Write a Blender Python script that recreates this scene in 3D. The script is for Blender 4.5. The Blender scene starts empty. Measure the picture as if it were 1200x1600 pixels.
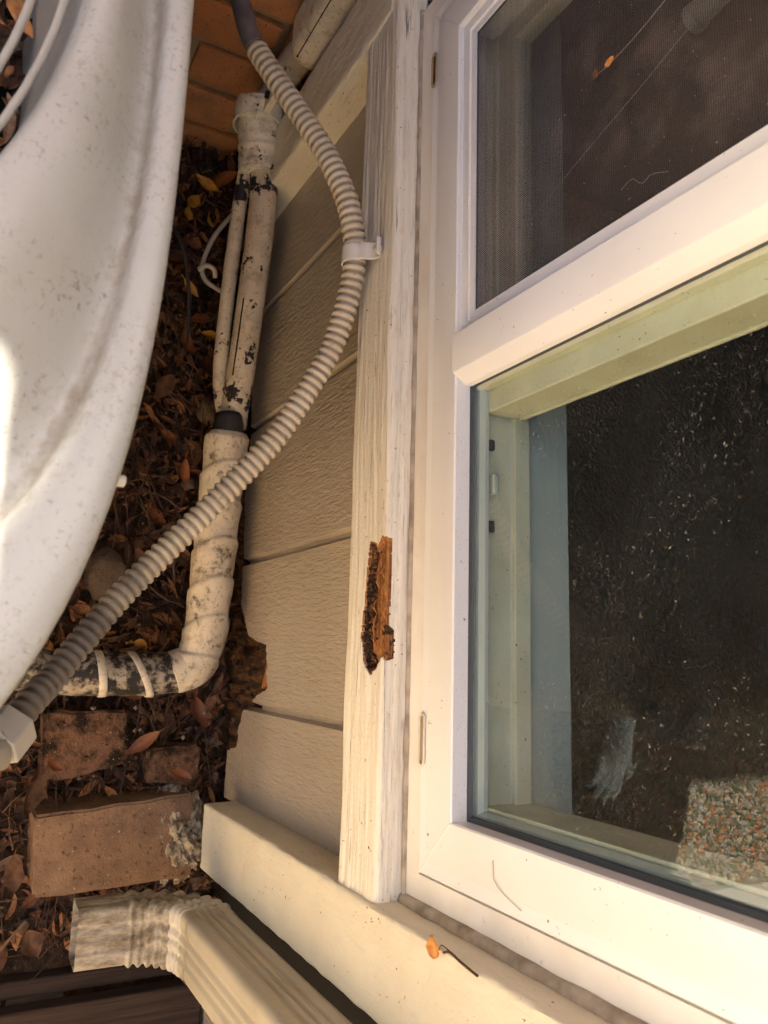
import bpy, bmesh, math, random
from mathutils import Vector, Matrix, noise, geometry
random.seed(7)
R = math.radians
scn = bpy.context.scene
COL = scn.collection

# ------------------------------------------------------------------ camera, sky, sun, exposure
cam_d = bpy.data.cameras.new('camera'); cam = bpy.data.objects.new('camera', cam_d); COL.objects.link(cam)
cam_d.sensor_fit = 'VERTICAL'; cam_d.sensor_height = 24.0; cam_d.lens = 24.0*1249/1600
cam_d.clip_start = .01; cam_d.clip_end = 400
cam_d.dof.use_dof = True; cam_d.dof.focus_distance = .93; cam_d.dof.aperture_fstop = 8.0
rt = Vector((-0.02675611, 0.87942541, 0.47528419)); dn = Vector((0.98358473, 0.10803661, -0.14453086)); fw = Vector((-0.1784522, 0.46361519, -0.86788004))
cam.matrix_world = Matrix(((rt.x, -dn.x, -fw.x, 0), (rt.y, -dn.y, -fw.y, -.424), (rt.z, -dn.z, -fw.z, 1.42), (0, 0, 0, 1)))
scn.camera = cam

SUN_DIR = Vector((.42, -.094, -1)).normalized()          # the way the light travels
sun_d = bpy.data.lights.new('sun', 'SUN'); sun = bpy.data.objects.new('sun', sun_d); COL.objects.link(sun)
sun_d.energy = 5.0; sun_d.angle = R(.6); sun_d.color = (1, .93, .79)
sun.rotation_euler = SUN_DIR.to_track_quat('-Z', 'Y').to_euler()
to_sun = -SUN_DIR
w = bpy.data.worlds.new('World'); scn.world = w; w.use_nodes = True
nt = w.node_tree; bg = nt.nodes['Background']; sky = nt.nodes.new('ShaderNodeTexSky')
sky.sky_type = 'NISHITA'; sky.sun_disc = False; sky.sun_elevation = math.asin(to_sun.z); sky.sun_rotation = math.atan2(to_sun.x, to_sun.y); sky.dust_density = 5.0; sky.ozone_density = .7; sky.air_density = 1.0
nt.links.new(sky.outputs[0], bg.inputs[0]); bg.inputs[1].default_value = .06
vs = scn.view_settings; vs.view_transform = 'Standard'; vs.look = 'None'; vs.exposure = 3.08; vs.gamma = 1
scn.cycles.max_bounces = 6; scn.cycles.transparent_max_bounces = 12; scn.cycles.diffuse_bounces = 4; scn.cycles.use_adaptive_sampling = True; scn.cycles.adaptive_threshold = .03
scn.cycles.sample_clamp_indirect = 4.0; scn.cycles.use_denoising = True

# ------------------------------------------------------------------ node helpers
class NT:
    def __init__(s, name, rough=.6, spec=.4):
        s.m = bpy.data.materials.new(name); s.m.use_nodes = True; s.t = s.m.node_tree
        s.b = s.t.nodes['Principled BSDF']; s.out = s.t.nodes['Material Output']
        s.b.inputs['Roughness'].default_value = rough; s.b.inputs['Specular IOR Level'].default_value = spec
        s.tc = s.t.nodes.new('ShaderNodeTexCoord')
    def l(s, a, b): s.t.links.new(a, b)
    def map(s, scale, out='Object'):
        m = s.t.nodes.new('ShaderNodeMapping'); m.inputs['Scale'].default_value = scale if hasattr(scale, '__len__') else (scale,)*3
        s.l(s.tc.outputs[out], m.inputs[0]); return m.outputs[0]
    def noise(s, scale, detail=4, rough=.55, vec=None, dist=0):
        n = s.t.nodes.new('ShaderNodeTexNoise'); n.inputs['Scale'].default_value = 1 if vec is None and hasattr(scale, '__len__') else (1 if hasattr(scale, '__len__') else scale)
        n.inputs['Detail'].default_value = detail; n.inputs['Roughness'].default_value = rough; n.inputs['Distortion'].default_value = dist
        if hasattr(scale, '__len__'): s.l(s.map(scale), n.inputs['Vector'])
        else: s.l(vec if vec is not None else s.tc.outputs['Object'], n.inputs['Vector'])
        return n.outputs['Fac']
    def vor(s, scale, feat='F1', out='Distance'):
        n = s.t.nodes.new('ShaderNodeTexVoronoi'); n.feature = feat; n.inputs['Scale'].default_value = 1 if hasattr(scale, '__len__') else scale
        if hasattr(scale, '__len__'): s.l(s.map(scale), n.inputs['Vector'])
        else: s.l(s.tc.outputs['Object'], n.inputs['Vector'])
        return n.outputs[out]
    def ramp(s, fac, a, b, va=0., vb=1.):
        n = s.t.nodes.new('ShaderNodeMapRange'); n.clamp = True
        for i, v in ((1, a), (2, b), (3, va), (4, vb)): n.inputs[i].default_value = v
        s.l(fac, n.inputs[0]); return n.outputs[0]
    def math(s, op, a, b=None):
        n = s.t.nodes.new('ShaderNodeMath'); n.operation = op
        for i, v in enumerate((a, b)):
            if v is None: continue
            if isinstance(v, (int, float)): n.inputs[i].default_value = v
            else: s.l(v, n.inputs[i])
        return n.outputs[0]
    def mix(s, fac, a, b):
        n = s.t.nodes.new('ShaderNodeMix'); n.data_type = 'RGBA'
        if isinstance(fac, (int, float)): n.inputs[0].default_value = fac
        else: s.l(fac, n.inputs[0])
        for i, v in ((6, a), (7, b)):
            if isinstance(v, tuple): n.inputs[i].default_value = (*v, 1)
            else: s.l(v, n.inputs[i])
        return n.outputs[2]
    def attr(s, name, out='Color'):
        n = s.t.nodes.new('ShaderNodeAttribute'); n.attribute_name = name; return n.outputs[out]
    def objrand(s):
        return s.t.nodes.new('ShaderNodeObjectInfo').outputs['Random']
    def nz(s):
        g = s.t.nodes.new('ShaderNodeNewGeometry'); x = s.t.nodes.new('ShaderNodeSeparateXYZ'); s.l(g.outputs['Normal'], x.inputs[0]); return x.outputs[2]
    def pos(s, i):
        g = s.t.nodes.new('ShaderNodeNewGeometry'); x = s.t.nodes.new('ShaderNodeSeparateXYZ'); s.l(g.outputs['Position'], x.inputs[0]); return x.outputs[i]
    def bump(s, h, dist=.002, strength=.6, prev=None):
        n = s.t.nodes.new('ShaderNodeBump'); n.inputs['Distance'].default_value = dist; n.inputs['Strength'].default_value = strength
        s.l(h, n.inputs['Height'])
        if prev is not None: s.l(prev, n.inputs['Normal'])
        return n.outputs[0]
    def done(s, col, nrm=None, rough=None):
        if isinstance(col, tuple): s.b.inputs['Base Color'].default_value = (*col, 1)
        else: s.l(col, s.b.inputs['Base Color'])
        if nrm is not None: s.l(nrm, s.b.inputs['Normal'])
        if rough is not None: s.l(rough, s.b.inputs['Roughness'])
        return s.m

def paint(name, col, dark, grain=(9, 160, 160), specks=.7, bstr=.55, bdist=.0018, rough=.5, stain=(.5, .36, .18)):
    n = NT(name, rough)
    g = n.noise(grain, 6, .6); big = n.noise(7, 3); fine = n.noise(260, 3)
    c = n.mix(n.ramp(big, .35, .7, 0, .8), col, dark)
    c = n.mix(n.ramp(g, .56, .74, 0, .45), c, dark)
    st = n.math('MULTIPLY', n.ramp(n.noise(16, 4), .62, .75), n.ramp(n.noise(90, 3), .4, .6))
    c = n.mix(n.math('MULTIPLY', st, .35), c, stain)
    sp = n.ramp(n.noise(210, 2, .5), specks, specks+.03)
    sp = n.math('MULTIPLY', sp, n.ramp(n.noise(14, 2), .45, .6))
    c = n.mix(sp, c, (.09, .055, .035))
    h = n.math('ADD', n.math('MULTIPLY', g, 1.), n.math('MULTIPLY', fine, .35))
    return n.done(c, n.bump(h, bdist, bstr))

M = {}
M['trim'] = paint('cream_paint_trim', (.74, .66, .50), (.60, .52, .39), (150, 150, 7), .73, .5)
M['trim_side'] = paint('cream_paint_board', (.74, .68, .52), (.64, .57, .43), (90, 70, 26), .70, .8, .0024)
M['siding'] = None
n = NT('tan_embossed_siding_paint', .36, .5)
g1 = n.noise((150, 60, 34), 5, .62); g2 = n.noise((240, 60, 36), 4); g3 = n.noise((260, 200, 90), 3)
c = n.mix(n.ramp(n.noise(5, 3), .35, .65), (.42, .365, .29), (.36, .31, .245))
c = n.mix(n.ramp(n.noise(60, 4), .62, .72, 0, .4), c, (.30, .24, .17))
sp = n.math('MULTIPLY', n.ramp(n.math('ADD', n.pos(2), n.math('MULTIPLY', n.math('SUBTRACT', n.noise(14, 5, .7), .5), .25)), .12, .30, 1, 0), n.ramp(n.noise(120, 4), .35, .65, .2, .8))
c = n.mix(n.math('MULTIPLY', sp, .75), c, (.16, .11, .065))
c = n.mix(n.ramp(n.noise((30, 30, 6), 5, .7), .56, .70, 0, .35), c, (.27, .21, .14))
c = n.mix(n.ramp(n.noise(170, 2), .73, .76), c, (.1, .06, .04))
h = n.math('ADD', g1, n.math('ADD', n.math('MULTIPLY', g2, .5), n.math('MULTIPLY', g3, .35)))
M['siding'] = n.done(c, n.bump(h, .0032, .8))

n = NT('white_vinyl', .32, .5)
c = n.mix(n.ramp(n.noise(6, 4), .4, .75), (.79, .79, .765), (.73, .725, .69))
c = n.mix(n.math('MULTIPLY', n.ramp(n.noise(230, 2), .73, .75), n.ramp(n.noise(22, 2), .46, .55)), c, (.13, .09, .07))
dst = n.math('MULTIPLY', n.ramp(n.nz(), .6, .95), n.ramp(n.noise(520, 3), .60, .70, .12, .6))
c = n.mix(dst, c, (.42, .32, .20))
M['vinyl'] = n.done(c, n.bump(n.noise(90, 3), .0004, .25))
n = NT('aged_vinyl_flange', .45, .4)
c = n.mix(n.ramp(n.noise(9, 4), .4, .7), (.76, .73, .66), (.62, .57, .48))
c = n.mix(n.ramp(n.noise(70, 5, .7), .64, .72, 0, .5), c, (.3, .24, .19))
M['flange'] = n.done(c, n.bump(n.noise(150, 3), .0006, .3))
n = NT('caulk_sealant', .6); c = n.mix(n.ramp(n.noise(40, 4), .4, .65), (.44, .37, .28), (.24, .19, .13)); M['caulk'] = n.done(c, n.bump(n.noise(120, 4), .002, .6))
n = NT('inner_frame_vinyl', .5)
c = n.mix(n.ramp(n.noise(15, 4), .4, .7), (.72, .69, .55), (.60, .56, .41)); c = n.mix(n.ramp(n.noise(300, 2), .70, .73), c, (.10, .075, .05)); M['inner'] = n.done(c)
n = NT('interior_sill_paint', .5); M['insill'] = n.done(n.mix(n.noise(10), (.52, .55, .52), (.45, .48, .46)))
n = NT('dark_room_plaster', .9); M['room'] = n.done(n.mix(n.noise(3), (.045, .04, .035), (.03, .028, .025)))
n = NT('rubber_gasket', .5); M['gasket'] = n.done((.045, .055, .06))
n = NT('black_slot', .9); M['dark'] = n.done((.006, .005, .004))

def glass_mat(name, tint, dust=.6, film=.015, refl=1.5):
    n = NT(name); t = n.t
    tr = t.nodes.new('ShaderNodeBsdfTransparent'); tr.inputs[0].default_value = (*tint, 1)
    gl = t.nodes.new('ShaderNodeBsdfGlossy'); gl.inputs['Roughness'].default_value = .004
    fr = t.nodes.new('ShaderNodeFresnel'); fr.inputs[0].default_value = 1.5
    gm = t.nodes.new('ShaderNodeNewGeometry'); ff = n.math('MULTIPLY', n.math('MULTIPLY', fr.outputs[0], n.math('SUBTRACT', 1., gm.outputs['Backfacing'])), refl)
    m1 = t.nodes.new('ShaderNodeMixShader'); n.l(ff, m1.inputs[0]); n.l(tr.outputs[0], m1.inputs[1]); n.l(gl.outputs[0], m1.inputs[2])
    df = t.nodes.new('ShaderNodeBsdfDiffuse'); df.inputs[0].default_value = (.55, .52, .46, 1)
    v = n.vor(560); sz = n.math('MULTIPLY', n.ramp(n.noise(260, 2), .49, .80, .0, .44), n.ramp(n.noise(11, 4), .35, .65, .5, 1.2))
    sp = n.math('LESS_THAN', v, sz)
    v2 = n.ramp(n.noise(700, 2, .6), .70, .78, 0, .25)
    fm = n.math('ADD', n.ramp(n.noise((6, 30, 14), 4), .35, .8, film*.2, film*1.3), n.math('ADD', n.math('MULTIPLY', sp, dust), v2))
    m2 = t.nodes.new('ShaderNodeMixShader'); n.l(fm, m2.inputs[0]); n.l(m1.outputs[0], m2.inputs[1]); n.l(df.outputs[0], m2.inputs[2])
    n.l(m2.outputs[0], n.out.inputs[0]); t.nodes.remove(n.b); return n.m
M['glass'] = glass_mat('dusty_green_glass', (.915, .955, .925))
M['glass2'] = glass_mat('inner_glass', (.90, .94, .92), .3, .01, .4)

n = NT('insect_mesh'); t = n.t
def wave(axis, pitch):
    x = t.nodes.new('ShaderNodeSeparateXYZ'); n.l(n.tc.outputs['Object'], x.inputs[0])
    return n.math('GREATER_THAN', n.math('SINE', n.math('MULTIPLY', x.outputs[axis], 2*math.pi/pitch)), .35)
wv = n.math('MAXIMUM', wave(0, .0019), wave(2, .0019))
tr = t.nodes.new('ShaderNodeBsdfTransparent'); mx = t.nodes.new('ShaderNodeMixShader')
n.l(n.ramp(wv, 0, 1, .12, .85), mx.inputs[0]); n.l(tr.outputs[0], mx.inputs[1]); n.l(n.b.outputs[0], mx.inputs[2]); n.l(mx.outputs[0], n.out.inputs[0])
c = n.mix(n.ramp(n.noise(25, 4), .5, .75), (.075, .062, .055), (.15, .125, .11)); c = n.mix(n.ramp(n.noise(330, 2), .72, .76), c, (.6, .56, .5))
M['mesh'] = n.done(c)

n = NT('rotted_wood', .85, .2)
a = n.attr('rot', 'Fac')
grain = n.noise((11, 330, 330), 6, .7)
fresh = n.mix(n.ramp(grain, .36, .62), (.56, .27, .09), (.22, .075, .022))
c = n.mix(n.ramp(n.math('ADD', a, n.math('MULTIPLY', n.math('SUBTRACT', n.noise(170, 4), .5), 1.1)), .42, .6), fresh, n.mix(n.ramp(n.noise(260, 3), .4, .6), (.022, .012, .007), (.11, .06, .03)))
M['rot'] = n.done(c, n.bump(n.math('ADD', grain, n.noise(300, 4)), .004, .9))
n = NT('wet_wood_debris', .8, .2)
c = n.mix(n.ramp(n.noise((90, 90, 18), 5), .4, .62), (.022, .012, .007), (.105, .048, .018)); M['debris'] = n.done(c, n.bump(n.noise((140, 140, 30), 5), .006, .9))

n = NT('red_brick', .9, .2)
r = n.objrand()
c = n.mix(r, (.56, .25, .105), (.46, .18, .07)); c = n.mix(n.ramp(n.noise(28, 5, .7), .42, .7), c, (.34, .17, .09))
c = n.mix(n.ramp(n.noise(170, 3), .63, .7, 0, .8), c, (.05, .03, .02)); c = n.mix(n.ramp(n.noise(120, 3), .68, .75, 0, .5), c, (.5, .33, .2))
M['brick'] = n.done(c, n.bump(n.noise(160, 5, .7), .004, .8))
n = NT('mortar', .95, .1); c = n.mix(n.noise(60, 4), (.36, .29, .20), (.22, .17, .11)); M['mortar'] = n.done(c, n.bump(n.noise(170, 4), .004, .9))
n = NT('dirty_paver_brick', .9, .15)
c = n.mix(n.ramp(n.noise(22, 5, .65), .35, .65), (.27, .16, .09), (.175, .105, .06)); c = n.mix(n.ramp(n.noise(110, 4), .58, .72, 0, .85), c, (.045, .028, .018))
c = n.mix(n.ramp(n.noise(260, 2), .7, .74), c, (.5, .4, .28)); M['paver'] = n.done(c, n.bump(n.noise(190, 5, .7), .003, .8))
n = NT('soiled_brick', .95, .1)
c = n.mix(n.ramp(n.noise(26, 5, .65), .42, .58), (.21, .11, .06), (.035, .022, .014)); c = n.mix(n.ramp(n.noise(240, 2), .7, .74), c, (.42, .34, .24)); M['soiled'] = n.done(c, n.bump(n.noise(120, 5, .7), .006, .9))
n = NT('old_lumpy_mortar', .95, .1)
c = n.mix(n.ramp(n.noise(70, 4), .4, .6), (.46, .38, .27), (.20, .155, .10)); M['lump'] = n.done(c, n.bump(n.noise(220, 5), .004, .9))

n = NT('soil', .95, .15)
c = n.mix(n.ramp(n.noise(40, 6, .65), .4, .65), (.035, .020, .012), (.10, .055, .030)); c = n.mix(n.ramp(n.noise(400, 3), .66, .72), c, (.20, .13, .08)); M['soil'] = n.done(c, n.bump(n.noise(130, 6, .7), .012, 1.))
n = NT('garden_ground', .95, .1)
c = n.mix(n.ramp(n.noise(9, 6, .65), .4, .62), (.48, .39, .25), (.38, .30, .18)); c = n.mix(n.ramp(n.noise(70, 4), .5, .65), c, (.50, .43, .30)); M['garden'] = n.done(c, n.bump(n.noise(90, 5), .02, .8))
n = NT('concrete', .9, .2); M['concrete'] = n.done(n.mix(n.noise(9, 6), (.40, .36, .30), (.30, .27, .23)), n.bump(n.noise(140, 4), .002, .5))
n = NT('litter_leaf', .7, .25)
c = n.attr('tone'); c = n.mix(n.ramp(n.noise(150, 4), .45, .7, 0, .6), c, (.022, .011, .006)); M['litter'] = n.done(c, n.bump(n.noise(320, 3), .001, .4))
n = NT('fallen_leaf', .5, .35)
r = n.objrand(); c = n.mix(r, (.27, .085, .022), (.13, .042, .017)); c = n.mix(n.ramp(n.noise(70, 4), .5, .72), c, (.07, .028, .012)); M['leaf'] = n.done(c, n.bump(n.noise((200, 60, 60), 4), .001, .5))
n = NT('yellow_leaf', .5, .35); c = n.mix(n.ramp(n.noise(60, 4), .45, .7), (.50, .25, .035), (.26, .10, .02)); M['yleaf'] = n.done(c)
n = NT('orange_leaf', .5, .35); c = n.mix(n.ramp(n.noise(160, 4), .45, .7), (.55, .24, .05), (.30, .10, .02)); M['oleaf'] = n.done(c)
n = NT('twig_bark', .85, .2); M['twig'] = n.done(n.mix(n.noise(80, 4), (.11, .062, .035), (.05, .028, .017)))
n = NT('stone', .9, .2); M['stone'] = n.done(n.mix(n.noise(40, 5), (.20, .145, .09), (.09, .06, .04)), n.bump(n.noise(120, 5), .004, .8))

def flaking(name, cream, under, thr, sc=(22, 22, 22), wid=.02, patch=None):
    n = NT(name, .55, .35)
    m = n.math('ADD', n.math('MULTIPLY', n.noise(sc, 6, .68), .75), n.math('MULTIPLY', n.noise(120, 3), .25))
    if patch:
        for a_, b_, k_ in patch:
            w_ = n.math('MULTIPLY', n.ramp(n.pos(0), a_-.02, a_+.01), n.ramp(n.pos(0), b_-.01, b_+.02, 1, 0)); m = n.math('ADD', m, n.math('MULTIPLY', w_, k_))
    msk = n.ramp(m, thr, thr+wid)
    c = n.mix(n.ramp(n.noise(35, 4), .4, .7), cream, tuple(v*.78 for v in cream))
    c = n.mix(n.ramp(n.noise(38, 5, .7), .52, .68, 0, .55), c, (.26, .18, .10))
    c = n.mix(n.ramp(n.noise(190, 3), .60, .68, 0, .6), c, (.17, .12, .07))
    c = n.mix(msk, c, under)
    h = n.math('ADD', n.math('MULTIPLY', n.math('SUBTRACT', 1., msk), 1.), n.math('MULTIPLY', n.noise(90, 4), .6))
    return n.done(c, n.bump(h, .0016, .8))
M['pipe'] = flaking('flaking_pipe_paint', (.60, .50, .36), (.020, .016, .014), .59, (20, 20, 20), .02, [(-.775, -.735, .085), (-.42, -.36, .05)])
M['wrap'] = flaking('weathered_tape_wrap', (.62, .535, .40), (.06, .044, .03), .535, (34, 34, 34), .12)
M['wrapdirty'] = flaking('blackened_tape_wrap', (.40, .34, .25), (.022, .018, .015), .43, (45, 45, 45), .1)
M['flex'] = flaking('grey_flexible_wrap', (.36, .31, .235), (.05, .04, .03), .60, (50, 50, 50), .05)
M['duct'] = flaking('line_cover_paint', (.66, .58, .44), (.02, .016, .012), .60, (14, 14, 14))
M['clamp'] = flaking('clamp_paint', (.74, .67, .52), (.03, .022, .015), .585, (24, 24, 24))
n = NT('conduit_paint', .5, .4)
c = n.mix(n.ramp(n.noise(24, 4), .4, .7), (.60, .51, .37), (.47, .395, .28)); c = n.mix(n.ramp(n.noise(140, 3), .60, .70, 0, .6), c, (.22, .16, .1))
c = n.mix(n.ramp(n.math('ADD', n.pos(0), n.math('MULTIPLY', n.math('SUBTRACT', n.noise(40, 4), .5), .12)), -.10, -.03, 0, .88), c, (.085, .075, .072))
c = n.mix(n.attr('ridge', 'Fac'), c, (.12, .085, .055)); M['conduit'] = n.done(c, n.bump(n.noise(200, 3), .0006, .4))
n = NT('bare_conduit', .4, .4); c = n.mix(n.ramp(n.noise((30, 30, 30), 5), .45, .7), (.085, .075, .085), (.17, .15, .15)); M['bare'] = n.done(c)
n = NT('grey_plastic', .45, .4); M['plastic'] = n.done(n.mix(n.noise(20, 4), (.46, .44, .39), (.36, .34, .30)))
n = NT('white_clip', .4, .45); M['clip'] = n.done(n.mix(n.noise(60, 4), (.74, .72, .66), (.60, .55, .46)))
n = NT('condenser_plastic', .42, .45)
dirt = n.attr('dirt', 'Fac')
c = n.mix(n.ramp(n.noise(8, 3), .4, .7), (.43, .425, .385), (.37, .36, .315))
dm = n.ramp(n.math('ADD', dirt, n.math('MULTIPLY', n.math('SUBTRACT', n.noise(90, 5, .7), .5), 1.5)), .45, .95, 0, .75)
c = n.mix(n.math('MULTIPLY', dm, n.ramp(n.noise(26, 5, .75), .35, .62, .45, 1.)), c, (.21, .165, .10))
c = n.mix(n.math('MULTIPLY', n.ramp(n.noise(150, 5, .8), .53, .62), n.ramp(n.noise(13, 4), .42, .60, .10, .75)), c, (.30, .27, .22))
c = n.mix(n.math('MULTIPLY', n.ramp(n.noise(260, 4, .7), .56, .66), n.ramp(n.noise(20, 5, .7), .42, .62, .05, .9)), c, (.19, .17, .13))
M['cond'] = n.done(c, n.bump(n.noise(220, 3), .0005, .3))
n = NT('condenser_wire', .4, .4); M['wire'] = n.done(n.mix(n.noise(50, 3), (.42, .41, .36), (.33, .31, .26)))
n = NT('coil_guard', .6, .3); M['coil'] = n.done((.03, .032, .03))
n = NT('louvre_paint', .5, .4); M['louvre'] = n.done(n.mix(n.noise(20, 4), (.17, .16, .13), (.10, .095, .08)))
n = NT('fan_blade', .3, .6); M['blade'] = n.done((.22, .26, .33))
n = NT('downspout_paint', .4, .45)
c = n.mix(n.ramp(n.noise(9, 4), .4, .7), (.47, .415, .31), (.39, .34, .25)); c = n.mix(n.ramp(n.noise(60, 5, .7), .62, .72, 0, .5), c, (.2, .15, .09)); M['spout'] = n.done(c, n.bump(n.noise(60, 4), .001, .3))
n = NT('grimy_downspout_paint', .6, .3)
c = n.mix(n.ramp(n.noise((60, 22, 90), 6, .7), .36, .62), (.42, .36, .26), (.15, .11, .065)); c = n.mix(n.ramp(n.noise(90, 5), .60, .75, 0, .6), c, (.07, .05, .03)); M['spoutd'] = n.done(c, n.bump(n.noise(140, 4), .0012, .6))
n = NT('weathered_timber', .85, .2)
g = n.noise((180, 7, 180), 6, .6); c = n.mix(n.ramp(g, .4, .62), (.048, .029, .018), (.026, .016, .011)); M['timber'] = n.done(c, n.bump(g, .003, .7))
n = NT('bounce_fence', .85, .2)  # colour of the unseen fence added for warm bounce
g = n.noise((60, 60, 5), 5); c = n.mix(n.ramp(g, .4, .65), (.68, .50, .29), (.57, .41, .23)); M['fence'] = n.done(c, n.bump(g, .003, .5))
n = NT('roof_tile', .8, .3); M['roof'] = n.done((.14, .07, .05))
n = NT('web_silk', .6, .3); M['web'] = n.done((.30, .28, .25))
n = NT('cable_sheath', .5, .4); M['cable'] = n.done(n.mix(n.noise(40), (.50, .46, .38), (.34, .3, .24)))
n = NT('black_cable_sheath', .5, .4); M['bcable'] = n.done((.03, .027, .028))

# ------------------------------------------------------------------ mesh helpers
class MB:
    def __init__(s): s.v = []; s.f = []; s.mi = []; s.at = {}
    def add(s, vs, fs, mi=0):
        o = len(s.v); s.v += [tuple(p) for p in vs]; s.f += [tuple(o+i for i in f) for f in fs]; s.mi += [mi]*len(fs); return s
    def box(s, x0, x1, y0, y1, z0, z1, mi=0):
        return s.add([(x, y, z) for x in (x0, x1) for y in (y0, y1) for z in (z0, z1)],
                     [(0, 1, 3, 2), (4, 6, 7, 5), (0, 4, 5, 1), (2, 3, 7, 6), (0, 2, 6, 4), (1, 5, 7, 3)], mi)
    def tube(s, pts, r, seg=10, mi=0, caps=True):
        pts = [Vector(p) for p in pts]; n = len(pts); vs = []; fs = []
        up = None
        for i, p in enumerate(pts):
            t = (pts[min(i+1, n-1)]-pts[max(i-1, 0)]).normalized()
            if up is None:
                up = t.orthogonal().normalized()
            up = (up - t*up.dot(t)).normalized(); bi = t.cross(up)
            rr = r(i/(n-1)) if callable(r) else (r[i] if hasattr(r, '__len__') else r)
            for k in range(seg):
                a = 2*math.pi*k/seg; vs.append(p+(up*math.cos(a)+bi*math.sin(a))*rr)
        for i in range(n-1):
            for k in range(seg):
                k2 = (k+1) % seg; fs.append((i*seg+k, i*seg+k2, (i+1)*seg+k2, (i+1)*seg+k))
        if caps: fs += [tuple(range(seg))[::-1], tuple((n-1)*seg+k for k in range(seg))]
        return s.add(vs, fs, mi)
    def prism(s, poly, fn, d0, d1, mi=0):      # poly of 2-D points, fn(a, b, d) -> point
        n = len(poly); vs = [fn(a, b, d0) for a, b in poly]+[fn(a, b, d1) for a, b in poly]
        fs = [tuple(range(n))[::-1], tuple(range(n, 2*n))]+[(i, (i+1) % n, n+(i+1) % n, n+i) for i in range(n)]
        return s.add(vs, fs, mi)
    def build(s, name, mats, parent=None, smooth=False, bevel=0, loc=None):
        me = bpy.data.meshes.new(name); me.from_pydata(s.v, [], s.f); 
        for m in (mats if isinstance(mats, (list, tuple)) else [mats]): me.materials.append(m)
        if any(s.mi): me.polygons.foreach_set('material_index', s.mi)
        for k, vals in s.at.items():
            if hasattr(vals[0], '__len__'):
                a = me.attributes.new(k, 'FLOAT_COLOR', 'POINT'); a.data.foreach_set('color', [c for v in vals for c in (*v, 1)])
            else:
                a = me.attributes.new(k, 'FLOAT', 'POINT'); a.data.foreach_set('value', vals)
        bm = bmesh.new(); bm.from_mesh(me); bmesh.ops.recalc_face_normals(bm, faces=bm.faces); bm.to_mesh(me); bm.free()
        if smooth: me.polygons.foreach_set('use_smooth', [True]*len(me.polygons))
        o = bpy.data.objects.new(name, me); COL.objects.link(o)
        if parent is not None: o.parent = parent
        if loc is not None: o.location = loc
        if bevel:
            b = o.modifiers.new('bevel', 'BEVEL'); b.width = bevel; b.segments = 3; b.limit_method = 'ANGLE'; b.angle_limit = R(40)
            for p in me.polygons: p.use_smooth = True
            wn = o.modifiers.new('wn', 'WEIGHTED_NORMAL'); wn.keep_sharp = True
        return o
def smooth_angle(o, a=40):
    me = o.data; me.polygons.foreach_set('use_smooth', [True]*len(me.polygons))
    me.set_sharp_from_angle(angle=R(a)); return o
def empty(name, loc=(0, 0, 0)):
    o = bpy.data.objects.new(name, None); o.location = loc; o.empty_display_size = .05; COL.objects.link(o); return o
def tag(o, label=None, cat=None, group=None, kind=None):
    for k, v in (('label', label), ('category', cat), ('group', group), ('kind', kind)):
        if v: o[k] = v
    return o
def spline(pts, n):
    pts = [Vector(p) for p in pts]; out = []
    P = [2*pts[0]-pts[1]]+pts+[2*pts[-1]-pts[-2]]
    for i in range(len(pts)-1):
        a, b, c, d = P[i:i+4]
        for k in range(24):
            t = k/24; out.append(.5*((2*b)+(c-a)*t+(2*a-5*b+4*c-d)*t*t+(3*b-a-3*c+d)*t**3))
    out.append(pts[-1]); L = [0]
    for i in range(1, len(out)): L.append(L[-1]+(out[i]-out[i-1]).length)
    res = []; j = 0
    for k in range(n):
        s = L[-1]*k/(n-1)
        while j < len(L)-2 and L[j+1] < s: j += 1
        res.append(out[j].lerp(out[j+1], (s-L[j])/max(1e-9, L[j+1]-L[j])))
    return res, L[-1]
def jag(poly, step=.006, amp=.003, seed=0):
    rnd = random.Random(seed); out = []
    for i in range(len(poly)):
        a = Vector(poly[i]); b = Vector(poly[(i+1) % len(poly)]); n = max(1, int((b-a).length/step))
        for k in range(n):
            p = a.lerp(b, k/n); 
            if k: p = p+Vector((rnd.uniform(-amp, amp), rnd.uniform(-amp, amp)))
            out.append(tuple(p))
    return out
def inside(p, poly):
    c = False; n = len(poly); x, y = p
    for i in range(n):
        x1, y1 = poly[i]; x2, y2 = poly[i-1]
        if (y1 > y) != (y2 > y) and x < (x2-x1)*(y-y1)/(y2-y1)+x1: c = not c
    return c
def edge_dist(p, poly):
    d = 9; P = Vector(p)
    for i in range(len(poly)):
        a = Vector(poly[i-1]); b = Vector(poly[i]); ab = b-a; t = max(0, min(1, (P-a).dot(ab)/max(1e-9, ab.length_squared))); d = min(d, (P-a-ab*t).length)
    return d

# ------------------------------------------------------------------ ground
g = MB().add([(-60, -60, -.04), (60, -60, -.04), (60, 60, -.04), (-60, 60, -.04)], [(0, 1, 2, 3)]).build('ground', M['garden']); tag(g, kind='structure')
def soil_h(x, y):
    h = .012*noise.noise((x*9, y*9, 0))+.008*noise.noise((x*26, y*26, 3))+.004*noise.noise((x*70, y*70, 5))
    return h-.004+.02*max(0, min(1, (y+.06)/.06))
s = MB(); nx, ny = 210, 110; x0, x1, y0, y1 = -.98, 1.0, -.72, .10
s.v = [(x0+(x1-x0)*i/nx, y0+(y1-y0)*j/ny, soil_h(x0+(x1-x0)*i/nx, y0+(y1-y0)*j/ny)-(.05*max(0, (y0+.12-(y0+(y1-y0)*j/ny))/.12)) ) for j in range(ny+1) for i in range(nx+1)]
s.f = [(j*(nx+1)+i, j*(nx+1)+i+1, (j+1)*(nx+1)+i+1, (j+1)*(nx+1)+i) for j in range(ny) for i in range(nx)]; s.mi = [0]*len(s.f)
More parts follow.
